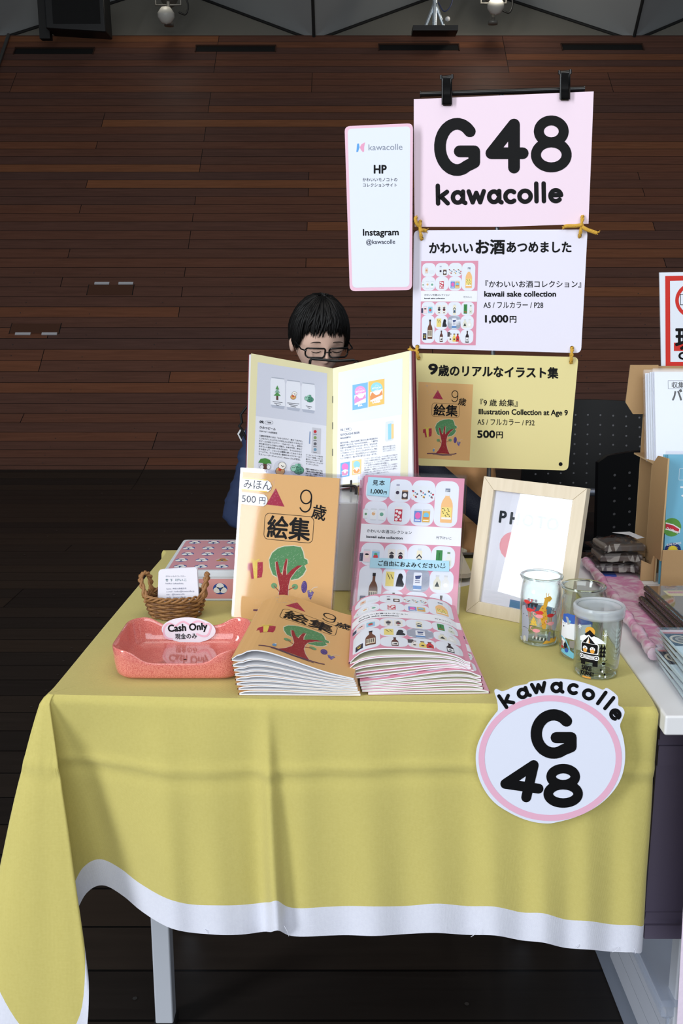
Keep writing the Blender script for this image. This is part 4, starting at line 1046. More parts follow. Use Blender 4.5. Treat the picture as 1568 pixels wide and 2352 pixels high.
def turtle(x, y, s):
    zc(x + 24 * s, y + 20 * s, 72 * s, (36, 60, 54), 5, 58 * s); zc(x + 24 * s, y + 20 * s, 67 * s, (88, 150, 124), 6, 53 * s); zc(x - 50 * s, y - 6 * s, 40 * s, (36, 60, 54), 7, 44 * s); zc(x - 50 * s, y - 6 * s, 36 * s, (150, 200, 180), 8, 40 * s)
    zc(x + 20 * s, y - 46 * s, 30 * s, (36, 60, 54), 7, 28 * s); zc(x + 24 * s, y - 46 * s, 26 * s, (96, 158, 134), 8, 24 * s); zc(x - 10 * s, y - 52 * s, 20 * s, (150, 200, 180), 9, 20 * s)
    for q in ((-60, -20), (-40, -18)): zc(x + q[0] * s, y + q[1] * s, 6 * s, (30, 30, 30), 9)
    for q in ((10, 20), (44, 6), (50, 40), (18, 52)): zc(x + q[0] * s, y + q[1] * s, 14 * s, (64, 116, 98), 8, 12 * s)
furry(805, 770, .72); turtle(1060, 825, .82)
for x, y, w in ((548, 868, 80), (805, 890, 98), (1060, 940, 50)):
    for k in range(3): c.poly(zp([(x - w + k * 26, y + k * 26), (x + w - k * 26, y + 18 + k * 26), (x + w - k * 26, y + 27 + k * 26), (x - w + k * 26, y + 9 + k * 26)]), (90, 92, 100), 5)
SLP = .135
tz = lambda t, x0, x1, y, sz, b=.1, col=(40, 42, 50): tfit(c, t, zl7(x0, y)[0], zl7(x1, y)[0], zl7(x0, y)[1], sz, col, b, 4, SLP)
tz('09.', 252, 325, 1222, 8, .45); c.stroke(zp(rrect(340, 1190, 474, 1242, 24)), .45, (40, 42, 50), 4, True); tz('三重県', 370, 442, 1222, 4, .1)
tz('ひみつビール', 250, 518, 1308, 6.4, .18); tz('ひみつビール合同会社', 248, 545, 1364, 4.4)
LINES = ['三重県伊勢市にある「ひみつだけど、教えてあげる」', 'とひみつにしたいけれど大切な人に広めたくなるよう', 'なビールを造るブルワリー「ひみつビール」。原料の', '持ち味を生かした味わいが魅力。お米や牛乳、柿など', 'めずらしい原料を使ったものもあり、ラベルのかわい', 'さも相まって、いろいろな種類を買ってみたくなる', 'ビールです。ラベルのゆるい動物のキャラクターはイ', 'ラストレーターの aoi さんと chiezoo さんが担当。']
for k, t in enumerate(LINES): tz(t, 246 - k * 1.8, 960 - k * 2 - (20 if k == 7 else 0), 1440 + k * 43.5, 4.5, .06)
c.poly(zp([(1118, 1296), (1260, 1316), (1250, 1740), (1100, 1715)]), (196, 197, 206), 3); c.poly(zp([(1072, 1362), (1090, 1364), (1080, 1570), (1062, 1560)]), (130, 150, 186), 3)
for y, cc in ((1365, (192, 52, 60)), (1465, (130, 156, 96)), (1565, (96, 96, 104)), (1658, (110, 150, 176))): zc(1163, y, 25, cc, 5); c.poly(zp([(1134, y + 38), (1190, y + 44), (1190, y + 51), (1134, y + 45)]), (70, 70, 76), 5)
for k, t in enumerate(('ビールに入っている成分を', 'イラストで表現。ひみつと', '書が入っています＊一番下', 'のLOVEがメインキャラク', 'ターのラッコちゃん。')): tz(t, 1010, 1292 - (70 if k == 4 else 0), 1752 + k * 37, 4.1, .04)
for k, t in enumerate(('登場する動物のほとんどは、', '三重県の鳥羽水族館や観光', '地にいる、三重県にゆかり', 'のある動物だそう。')): tz(t, 1004, 1290 - (95 if k == 3 else 0), 1985 + k * 36, 4.1, .08)
zc(345, 1910, 118, (206, 208, 220), 3, 116); zc(595, 1960, 112, (206, 208, 220), 3, 128); zc(860, 1972, 112, (206, 208, 220), 3, 118)
c.poly(zp([(312, 1885), (372, 1892), (372, 2030), (318, 2024)]), (92, 66, 58), 5); c.poly(zp([(230, 1872), (270, 1812), (345, 1800), (420, 1826), (450, 1892), (400, 1884), (350, 1896), (300, 1880)]), (74, 136, 66), 6); furry(590, 1965, 1.2); turtle(868, 1975, 1.2)
for x in (290, 400): zc(x, 1945, 34, (60, 60, 64), 5, 40); zc(x, 1945, 29, (226, 226, 232), 6, 35)
c.emit(mb, PLL); mb.build('left_page', ob, inv)
# right page
mb, P, _, nR = pageblock(1, .5559, .0045, 'r'); c = Canvas(1, 1)
zl7 = lambda x, y: (750 + x / 6.918, 790 + y / 6.918)
c.poly(zp([(104, 386), (1318, 108), (1290, 2120), (1290, 2160), (88, 2290)]), (234, 230, 196), 0)
c.poly(zp([(190, 458), (1205, 230), (1170, 2130), (160, 2240)]), (236, 240, 248), 1); c.poly(zp([(190, 458), (1205, 230), (1195, 1120), (175, 1285)]), (226, 234, 248), 2)
def rcan(x0, x1, yt, yb, col, disc, hill, nm, ln):
    c.poly(zp([(x0 + 25, yt), (x1 - 20, yt - (x1 - x0) * .19), (x1, yt + 60 - (x1 - x0) * .19), (x1 - 2, yb - 40 - (x1 - x0) * .2), (x1 - 30, yb - (x1 - x0) * .2), (x0 + 30, yb), (x0, yb - 50), (x0, yt + 110)]), (224, 230, 242), 3)
    t, b = yt + 100, yb - 56; s = (x1 - x0) * .19
    c.poly(zp([(x0, t), (x1, t - s), (x1 - 2, b - s), (x0, b)]), col, 4); cx, cy = (x0 + x1) / 2 + 4, (t + b) / 2 - 95
    zc(cx, cy, (x1 - x0) * .37, disc, 5, (x1 - x0) * .38); c.poly(zp([(x0 + 30, cy + 60), (cx, cy + 40), (x1 - 28, cy + 8), (x1 - 30, cy + 170), (x0 + 34, cy + 215)]), (238, 240, 250), 6); c.poly(zp([(x0 + 30, cy + 130), (x0 + 60, cy + 60), (cx - 10, cy + 110), (cx + 40, cy + 95), (x1 - 40, cy + 28), (x1 - 30, cy + 100), (x0 + 34, cy + 190)]), hill, 7)
    c.stroke(zp([(cx - 30, cy - 22), (cx - 8, cy - 62), (cx + 6, cy - 40), (cx + 16, cy - 56), (cx + 34, cy - 34)]), .4, (244, 240, 248), 6)
    tfit(c, 'SETOUCHI', zl7(cx - 68, 0)[0], zl7(cx + 68, 0)[0], zl7(0, cy + 18)[1], 5, (246, 244, 250), .2, 7, -.19); tfit(c, 'BEER', zl7(cx - 30, 0)[0], zl7(cx + 34, 0)[0], zl7(0, cy + 44)[1], 3.4, (246, 244, 250), .1, 8, -.19); tfit(c, nm, zl7(cx - ln, 0)[0], zl7(cx + ln, 0)[0], zl7(0, b - 58 + 0)[1], 6.4, (250, 250, 252), .5, 8, -.15)
rcan(412, 655, 555, 1112, (130, 186, 232), (236, 160, 214), (224, 150, 206), 'IPA', 34); rcan(664, 920, 500, 1060, (240, 196, 112), (150, 214, 232), (226, 150, 96), 'LAGER', 64)
SLP = -.13; GI = (96, 100, 124)
tz('10.', 220, 268, 1385, 7, .2, GI); c.stroke(zp([(280 + (x - 280), y - (x - 280) * .1) for x, y in rrect(280, 1342, 392, 1392, 22)]), .4, GI, 4, True); tz('香川県', 310, 362, 1366, 3.8, .05, GI)
tz('SETOUCHI BEER', 220, 530, 1462, 6.5, .1, GI); tz('株式会社瀬戸内', 220, 384, 1512, 4.2, .06, GI)
RL = ['瀬戸内の美しく豊かな自然に囲まれた香川県高松市の', '醸造所で造られる「SETOUCHI BEER」。「“瀬戸内', 'の穏やかな風景が浮かぶような一杯”を、あなたの手', '元に」がコンセプト。ラベルは、アメリカ・ポートラ', 'ンド在住のトーマス・オオハシさんがデザイン。明る', 'く楽しい色づかいに、丸みを帯びたフォントのかわい', 'らしさが加わり、思わず手に取りたくなる一本です。']
for k, t in enumerate(RL): tz(t, 218, 818 - k * 2, 1588 + k * 41, 4.4, .03, GI)
c.poly(zp([(942, 1238), (1062, 1216), (1068, 1500), (1050, 1530), (945, 1552), (928, 1530), (935, 1260)]), (216, 224, 240), 3); c.poly(zp([(975, 1275), (1030, 1262), (1026, 1512), (978, 1524)]), (150, 208, 240), 4); c.poly(zp([(1030, 1276), (1066, 1268), (1066, 1500), (1030, 1510)]), (244, 206, 140), 4)
for k, t in enumerate(('瀬戸内海の穏やかな', '波のように柔らかな', 'スマイルがポイント。')): tz(t, 892, 1095, 1650 + k * 34, 4, .0, GI)
for k, t in enumerate(('トーマス・スタートさんは、ラベルの限られた空間の中', 'でひとつの風景を完結させ、醸造所と工房しなど一枚で', '生まれるよう、アート＆デザインを制作。瀬戸内の美', 'しい自然への愛情の目を軸に。', 'IPA（缶）は「クラフトビールの王道」としての風味や', '豊潤感を、飲物によさわれるデザインで表現。', 'LAGER（缶）は爽やかなビールスタイルから着想し、', '一杯のアンスという構築になったそう。')): tz(t, 600, 1130 - (140 if k in (3, 7) else 0), 1838 + k * 36, 3.7, .0, GI)
for x0, col, disc in ((220, (120, 176, 232), (230, 130, 200)), (405, (244, 212, 150), (156, 214, 232))):
    y0 = 1895 - (x0 - 220) * .2
    c.poly(zp([(x0, y0), (x0 + 150, y0 - 28), (x0 + 142, y0 + 205), (x0 - 2, y0 + 228)]), col, 3); zc(x0 + 74, y0 + 60, 54, disc, 4, 58); c.poly(zp([(x0 + 20, y0 + 130), (x0 + 75, y0 + 96), (x0 + 126, y0 + 108), (x0 + 118, y0 + 190), (x0 + 24, y0 + 208)]), (238, 236, 248), 5); c.poly(zp([(x0 + 20, y0 + 150), (x0 + 44, y0 + 130), (x0 + 74, y0 + 168), (x0 + 108, y0 + 118), (x0 + 122, y0 + 150), (x0 + 100, y0 + 190), (x0 + 36, y0 + 196)]), (224, 150, 190) if x0 < 300 else (240, 170, 110), 6)
c.emit(mb, PLR); mb.build('right_page', ob, inv)
# cover behind, wider than the pages on the right
mb = MB(); nL = PLL.n
for pl, r, W, t in ((PLL, rL, .149, .0038), (PLR, rR, .152, .0048)):
    f = lambda x, y, h: SPB + r * x + UPV * y + pl.n * h
    mb.prism([(0, -.001), (W, -.001), (W, .211), (0, .211)], -t - .0012, -t, M_MAR, f)
f = lambda x, y, h: SPB + rR * x + UPV * y + PLR.n * h
for k in range(4): mb.prism([(.1, -.0008), (.1495 + .0016 * k + 0, -.0008), (.1495 + .0010 * k, .2105), (.1, .2105)], -.0056 - .0011 * k, -.0050 - .0011 * k, M_MAR, f)
mb.build('cover', ob, inv)
mb = MB()
for t in (.30, .52, .74): mb = MB(); mb.tube([SPB + UPV * (.21 * t - .006) + Vector((0, -.0006, 0)), SPB + UPV * (.21 * t + .006) + Vector((0, -.0006, 0))], .0006, mat('staple_steel', (90, 92, 96), .3, .9), 6); mb.build('staple', ob, inv)
# easel
we = empty('wire_easel', (SPB.x, 1.56, .848), 'black wire easel holding the open book', 'easel'); inv = Matrix.Translation((-SPB.x, -1.56, -.848)); M_WIRE = mat('black_wire', (14, 14, 15), .35)
mb = MB(); bk = lambda x, y, h: SPB + Vector((x, 0, 0)) + UPV * y - Vector((0, math.cos(LEAN), -math.sin(LEAN))) * h
nb = Vector((0, math.cos(LEAN), -math.sin(LEAN)))
B_ = lambda x, y, h: SPB + Vector((x, 0, 0)) + UPV * y + nb * h
def mb_tube(pts, r=.0017): mb.tube(catmull(pts, 6), r, M_WIRE, 8)
tl, tr = Y(712, 829, 1.635), Y(822, 830, 1.635)
mb.tube([Y(711, 838, 1.62), tl, Y(716, 824, 1.637), Y(770, 829, 1.638), Y(812, 827, 1.637), tr, Y(800, 846, 1.64)], .0024, M_WIRE, 8)
for x in (-.042, .030): mb.tube([B_(x, .212, .011), B_(x, .1, .011), B_(x, -.004, .011), B_(x, -.006, -.002), B_(x, .0, -.052)], .0017, M_WIRE, 8)
mb.build('back_frame', we, inv)
mb = MB(); P_ = [Y(775, 1117, 1.435), Y(806, 1115, 1.435), Y(815, 1117, 1.434), Y(818, 1123, 1.433), Y(817, 1136, 1.431)]
mb.tube([Vector((-.05, 1.46, .8555)), Vector((-.05, 1.44, .866))] + P_, .0022, M_WIRE, 8); mb.tube([P_[0], Vector((P_[0].x, 1.55, .8500))], .0017, M_WIRE, 8); mb.build('front_hook', we, inv)
mb = MB(); mb.tube([B_(-.006, .19, .012), Vector((-.02, 1.70, .8500))], .0017, M_WIRE, 8); mb.build('rear_leg', we, inv)
# white riser box below
mb = MB(); mb.box((-.15, 1.442, ZC + .0005), (.027, 1.715, .846), mat('glossy_grey_white', (196, 198, 200), .22, spec=.6)); o = mb.build('riser_box', None, None, .002)
tag(o, 'tall pale grey glossy box under the open book easel', 'box')

# ================================================================ PATTERNED BOX, BASKET, TRAY
pb = empty('patterned_box', (-.185, 1.485, ZC), 'pink lidded box printed with white three petal flowers, back left', 'box'); inv = Matrix.Translation((.185, -1.485, -ZC))
M_BOXW = mat('box_white', (226, 232, 240), .35); PKB = (222, 160, 166)
def flower(c, x, y, r, brown=False):
    c.circ(x, y, r, (196, 196, 200) if brown else (52, 84, 160), 2)
    for k in range(3):
        a = R(-90 + 120 * k); c.circ(x + r * .47 * math.cos(a), y + r * .47 * math.sin(a), r * .52, (190, 140, 80) if brown else (240, 240, 238), 3)
    c.circ(x, y, r * .22, (60, 90, 150), 4)
x0, x1, y0, y1 = -.268, -.105, 1.392, 1.582; zb, zt = ZC + .0006, .752
mb = MB(); mb.box((x0 + .002, y0 + .002, zb), (x1 - .002, y1 - .002, zt - .004), M_BOXW)
c = Canvas(163, 46); c.rrect(4, 2, 159, 40, 6, (228, 160, 160), 1)
for i in range(5): flower(c, 18 + 31 * i + 4, 21, 11)
c.emit(mb, lambda x, y, h: (x0 + x / 1000, y0 + .002 - h, zt - .012 - y / 1000 * .82)); mb.build('body', pb, inv, 0)
mb = MB(); mb.prism(rrect(x0, y0, x1, y1, .006), zt - .010, zt, M_BOXW)
c = Canvas(163, 190); c.rrect(5, 5, 158, 185, 6, (206, 150, 160), 1)
for j in range(5):
    for i in range(5): flower(c, 17 + 32 * i + (0 if j % 2 else 4), 20 + 37 * j, 10, (i, j) == (2, 3))
c.emit(mb, lambda x, y, h: (x0 + x / 1000, y1 - y / 1000, zt + h)); mb.build('lid', pb, inv)
# wicker basket
bx, by = -.2405, 1.325; bk_ = empty('wicker_basket', (bx, by, ZC), 'small brown wicker basket with two looped handles holding name cards', 'basket'); inv = Matrix.Translation((-bx, -by, -ZC))
M_WK = mat('wicker_brown', (152, 108, 66), .55, bump=(300, .6)); M_WK2 = mat('wicker_dark', (118, 80, 50), .6, bump=(300, .6))
RX, RY = .0425, .031
mb = MB()
mb.lathe([(0, .0015), (1, .0015)], M_WK2, 24, (0, 0, 0))
mb.v = [(bx + v[0] * RX * .82, by + v[1] * RY * .82, ZC + v[2]) for v in mb.v]
ns_ = 20
for r_ in range(9):
    z = ZC + .003 + r_ * .0032; k = .82 + .18 * (r_ / 8) ** .7
    pts = []
    for i in range(ns_ * 4):
        a = 2 * PI * i / (ns_ * 4); w = .0016 * math.cos(ns_ / 2 * a + (PI if r_ % 2 else 0)); pts.append((bx + (RX * k + w) * math.cos(a), by + (RY * k + w) * math.sin(a), z + random.uniform(-.0002, .0002)))
    mb.tube(pts, .0019, (M_WK, M_WK2)[r_ % 2], 6, closed=True)
for i in range(ns_):
    a = 2 * PI * (i + .5) / ns_; mb.tube([(bx + RX * .82 * math.cos(a), by + RY * .82 * math.sin(a), ZC + .001), (bx + RX * math.cos(a), by + RY * math.sin(a), ZC + .032)], .0016, M_WK2, 6)
mb.build('body', bk_, inv)
mb = MB()
for ph in (0, 2 * PI / 3, 4 * PI / 3):
    pts = []
    for i in range(90):
        a = 2 * PI * i / 90; t = 9 * a + ph; pts.append((bx + (RX + .001 + .0026 * math.cos(t)) * math.cos(a), by + (RY + .001 + .0026 * math.cos(t)) * math.sin(a), ZC + .0320 + .0028 * math.sin(t)))
    mb.tube(pts, .0017, M_WK, 6, closed=True)
mb.build('braided_rim', bk_, inv)
for path in ([(-.0375, -.018, .026), (-.042, -.012, .041), (-.047, -.006, .053), (-.0475, .0, .0605), (-.042, .004, .0635), (-.037, .008, .057), (-.0365, .012, .044), (-.036, .016, .028)], [(.038, -.016, .024), (.0425, -.01, .040), (.0455, -.004, .055), (.0462, .002, .062), (.0468, .008, .057), (.044, .012, .043), (.0395, .014, .028)]):
    P_ = catmull([Vector((bx, by, ZC)) + Vector(p) for p in path], 8); mb = MB()
    for ph in (0, PI):
        mb.tube([p + Vector((math.cos(i * .55 + ph), math.sin(i * .55 + ph) * .6, math.sin(i * .55 + ph) * .5)) * .0020 for i, p in enumerate(P_)], .0023, M_WK, 7)
    mb.build('handle', bk_, inv)
M_CARDW = mat('name_card_white', (232, 230, 240), .5)
CP = Plane((-.24, 1.318, .74), R(2), R(8))
def ncard(k, lab, printed):
    pl = CP.off(-.0016 * k); dx = (0, -1.5, -3, 2)[k]; dy = (0, -1, 1, -2)[k]
    c = Canvas(1, 1)
    if printed:
        G1 = (110, 116, 140)
        tfit(c, 'かわいいものコレクター', 380, 426, 1325, 4, G1, 0, 2); c.text('竹', 380, 1335, 6.5, (60, 110, 120), 2, .12); c.text('下', 390, 1335, 6.5, (60, 110, 120), 2, .12); tfit(c, 'けいこ', 402, 428, 1334.5, 7, (60, 110, 120), .12, 2); tfit(c, 'keiko takeshita', 380, 421, 1341.5, 4.5, G1, 0, 2)
        for i, (t, x) in enumerate((('home : 神奈川県横浜市', 428), ('e-mail : keiko@kawacolle.jp', 446), ('sns : @kawacolle', 424), ('web : kawacolle.jp', 427))): tfit(c, t, 382, x, 1354 + i * 6.4, 4.6, G1, 0, 2, -.02)
    o = sheet(qround([(367 + dx, 1309 + dy), (452 + dx, 1304 + dy), (458 + dx, 1408), (364 + dx, 1410)], 6), pl, M_CARDW, th=.0004, name='name_card', canvas=c)
    return tag(o, lab, 'card', 'name cards in the basket')
ncard(0, 'white printed name card at the front of the wicker basket', True); ncard(1, 'blank looking name card right behind the printed one in the basket', False); ncard(2, 'third name card in the wicker basket', False); ncard(3, 'rearmost name card in the wicker basket', False)
# coin tray
M_TRAY = mat('pink_glazed_ceramic', (216, 104, 98), .12, spec=.6, coat=.6); nt = M_TRAY.node_tree; b = nt.nodes['Principled BSDF']
tc = N(nt, 'ShaderNodeTexCoord'); n1 = N(nt, 'ShaderNodeTexNoise'); n1.inputs['Scale'].default_value = 900; nt.links.new(tc.outputs['Object'], n1.inputs[0]); rp = N(nt, 'ShaderNodeValToRGB'); rp.color_ramp.elements[0].position = .35; rp.color_ramp.elements[1].position = .6
rp.color_ramp.elements[0].color = (*lin((204, 98, 94)), 1); rp.color_ramp.elements[1].color = (*lin((230, 142, 130)), 1); nt.links.new(n1.outputs['Fac'], rp.inputs[0]); nt.links.new(rp.outputs[0], b.inputs['Base Color'])
tx, ty, tw, td = -.197, 1.1385, .162, .128
def tray_rows():
    n = 96; rows = []
    def ring(sx, sy, r, zf):
        P = rrect(-sx / 2, -sy / 2, sx / 2, sy / 2, r, 11); Q = []
        # resample evenly
        L = [0]
        for i in range(len(P)): a, b_ = P[i], P[(i + 1) % len(P)]; L.append(L[-1] + math.hypot(b_[0] - a[0], b_[1] - a[1]))
        for k in range(n):
            t = L[-1] * k / n; i = max(j for j in range(len(P)) if L[j] <= t + 1e-12); f = (t - L[i]) / max(1e-9, L[i + 1] - L[i]); a, b_ = P[i], P[(i + 1) % len(P)]
            x, y = a[0] + (b_[0] - a[0]) * f, a[1] + (b_[1] - a[1]) * f; Q.append((tx + x, ty + y, ZC + .0004 + zf(x / tw, y / td)))
        return Q
    def rim(u, v):
        h = .0400
        side = 1 / (1 + math.exp(-(abs(v) - .40) * 60))
        dip = 1 / (1 + math.exp((abs(u) - .285) * 34))
        return h - side * dip * (.0125 if v > 0 else .0165)
    ztop = lambda k: (lambda u, v: rim(u, v) * k)
    rows = [ring(.004, .003, .0012, lambda u, v: .0), ring(tw * .90, td * .88, .02, lambda u, v: 0), ring(tw * .955, td * .945, .024, lambda u, v: .004), ring(tw * .985, td * .98, .026, ztop(.5)), ring(tw, td, .027, ztop(.94)), ring(tw * .994, td * .992, .0268, ztop(1.0)), ring(tw * .975, td * .965, .0255, ztop(1.0)), ring(tw * .962, td * .947, .025, ztop(.93)),
            ring(tw * .945, td * .925, .024, ztop(.5)), ring(tw * .90, td * .87, .021, lambda u, v: .0065), ring(tw * .84, td * .79, .018, lambda u, v: .0045), ring(.004, .003, .0012, lambda u, v: .0042)]
    return rows
mb = MB(); mb.grid(tray_rows(), M_TRAY, True, True, flip=True)
tr = mb.build('coin_tray'); tag(tr, 'glossy speckled pink ceramic coin tray at the front left corner', 'tray'); smooth_mod(tr)
TP = Plane((-.18, ty + td * .5 - .0065, .73), R(1), R(9))
c = Canvas(1, 1); oc = circle(433, 1447.5, 62, 29.5, 40); oc = [(x, y + (x - 433) * .03) for x, y in oc]
loopp = [(395, 1468), (385, 1466), (377, 1458), (376, 1446), (381, 1436), (390, 1432), (399, 1436), (404, 1437.5), (412, 1431), (421, 1428), (430, 1432), (437, 1435.5), (446, 1429), (456, 1427), (466, 1430), (470, 1434), (479, 1433), (484, 1440), (482, 1448), (479, 1456), (472, 1461), (462, 1460), (452, 1456)]
c.stroke([tuple(p)[:2] for p in catmull([(x, y, 0) for x, y in loopp], 4)], 4.2, (236, 190, 208), 1)
tfit(c, 'Cash Only', 385.5, 476, 1451, 22.5, BLACK, .75, 3, -.06); tfit(c, '現金のみ', 402, 452, 1467, 13.5, BLACK, .25, 3, -.03)
o = sheet(oc, TP, mat('tag_white', (234, 232, 242), .5), th=.0006, name='cash_only_tag', canvas=c); tag(o, 'oval white paper tag reading Cash Only standing in the pink tray', 'sign')

# ================================================================ PHOTO FRAME AND GLASSES
FM = stand_frame(Vector((.182, 1.340, ZC + .0006)), .6306, .2164); FW, FH = .1575, .2005
ph = empty('photo_frame', (0, 0, 0), 'pale wooden picture frame with a PHOTO print behind glass', 'picture frame'); ph.matrix_world = FM
M_WD = mat('pale_wood', (222, 208, 182), .5); nt = M_WD.node_tree; b = nt.nodes['Principled BSDF']
tc = N(nt, 'ShaderNodeTexCoord'); mp = N(nt, 'ShaderNodeMapping'); mp.inputs['Scale'].default_value = (160, 14, 60); n1 = N(nt, 'ShaderNodeTexNoise'); n1.inputs['Scale'].default_value = 1; n1.inputs['Detail'].default_value = 5; nt.links.new(tc.outputs['Object'], mp.inputs[0]); nt.links.new(mp.outputs[0], n1.inputs[0])
rp = N(nt, 'ShaderNodeMix', data_type='RGBA'); rp.inputs[6].default_value = (*lin((206, 190, 162)), 1); rp.inputs[7].default_value = (*lin((226, 213, 190)), 1); nt.links.new(n1.outputs['Fac'], rp.inputs[0]); nt.links.new(rp.outputs[2], b.inputs['Base Color'])
fw, fd = .0185, .014
for nm, poly in (('left_rail', [(0, 0), (fw, fw), (fw, FH - fw), (0, FH)]), ('right_rail', [(FW, 0), (FW, FH), (FW - fw, FH - fw), (FW - fw, fw)]), ('bottom_rail', [(0, 0), (FW, 0), (FW - fw, fw), (fw, fw)]), ('top_rail', [(0, FH), (fw, FH - fw), (FW - fw, FH - fw), (FW, FH)])):
    mb = MB(); sh = .00015; cx = sum(p[0] for p in poly) / 4; cy = sum(p[1] for p in poly) / 4
    mb.prism([(cx + (x - cx) * (1 - sh * 8), cy + (y - cy) * (1 - sh * 8)) for x, y in poly], -fd, .0, M_WD); mb.build(nm, ph, bevel=.0006)
mb = MB(); iw, ih = FW - 2 * fw, FH - 2 * fw; mb.face([(fw, fw, -.0062), (FW - fw, fw, -.0062), (FW - fw, FH - fw, -.0062), (fw, FH - fw, -.0062)], mat('photo_paper', (232, 226, 238), .5))
c = Canvas(iw * 1000, ih * 1000)
W_ = iw * 1000; x = 11
for ch in 'PHOTO': c.text(ch, x, 45, 24, (40, 44, 52), 2, .9, sx=.95); x += {'P': 17, 'H': 20, 'O': 22, 'T': 15}[ch]
c.circ(38, 76, 20, (238, 160, 170), 1); c.rrect(52, 62, 104, 112, 8, (226, 222, 232), 1); c.rect(46, 152, 110, 163, (84, 130, 170), 1)
c.emit(mb, lambda x, y, h: (fw + x / 1000, FH - fw - y / 1000, -.0062 + h)); mb.build('print', ph)
mb = MB(); mb.box((fw, fw, -.0045), (FW - fw, FH - fw, -.0030), clear('frame_glass', (250, 252, 252), 1.0, .012, 1.52)); mb.build('glass', ph)
mb = MB(); mb.box((.002, .002, -.0138), (FW - .002, FH - .002, -.0075), mat('back_board', (120, 96, 70), .7)); mb.build('back_board', ph)
mb = MB(); mb.prism([(.06, .10), (.10, .10), (.105, .0), (.055, .0)], 0, .003, mat('back_board', (120, 96, 70), .7), lambda x, y, h: (x, y - (.1 - y) * -.02, -.0142 - (.1 - y) * .55 - h)); mb.build('strut', ph)

M_GLASS = clear('clear_glass', (244, 248, 247), .9, .012, 1.5, 2.6); M_RIM = mat('solid_glass', (244, 250, 248), .01, trans=1, ior=1.45)
def tumbler(x, y, r, H, label, rim, art, lid=None):
    e = empty('glass_tumbler', (x, y, ZC + .0004), label, 'glass', 'printed sake glasses'); mb = MB(); w = .0016
    if rim: out = [(r * .86, 0), (r * .97, .003), (r, .010), (r, H * .72), (r * .98, H * .80), (r * .93, H * .88), (r * .93, H * .93), (r * 1.02, H * .965), (r * 1.03, H * .985), (r * .99, H)]
    else: out = [(r * .88, 0), (r * .97, .002), (r * .985, .008), (r * 1.03, H * .7), (r * 1.05, H * .97), (r * 1.045, H), (r * 1.0, H)]
    inn = [(a - w - (.0008 if z > H * .95 and rim else 0), z) for a, z in out[::-1] if z > .007]
    prof = [(0, .0012), (r * .7, .0012)] + out + inn + [(r * .86, .0066), (r * .55, .0050), (0, .0055)]
    mb.lathe(prof, M_GLASS, 56); mb.build('glass', e)
    mb = MB(); mb.tube([(r * (1.0 if rim else 1.025) * math.cos(2 * PI * i / 48), r * (1.0 if rim else 1.025) * math.sin(2 * PI * i / 48), H - .0006) for i in range(48)], .0016, M_RIM, 8, True)
    mb.build('glass_rim', e)
    mb = MB(); mb.tube([(r * .84 * math.cos(2 * PI * i / 48), r * .84 * math.sin(2 * PI * i / 48), .0034) for i in range(48)], .0030, M_RIM, 8, True); mb.build('glass_foot', e)
    c = Canvas(1, 1); art(c); mb = MB(); rr = (lambda z: r) if rim else (lambda z: r * (.985 + .045 * min(1, max(0, (z - .008) / (H * .7 - .008)))))
    # art coordinates: millimetres round the glass (0 = facing the camera) and up from the base
    th0 = math.atan2(-y, -x)
    c.emit(mb, lambda u, v, h: ((rr(v / 1000) + h + .0001) * math.cos(th0 + u / (r * 1000)), (rr(v / 1000) + h + .0001) * math.sin(th0 + u / (r * 1000)), v / 1000), strips=3, base=.00008, step=.00005); mb.build('printed_decoration', e)
    if lid: lid(e, H)
    return e
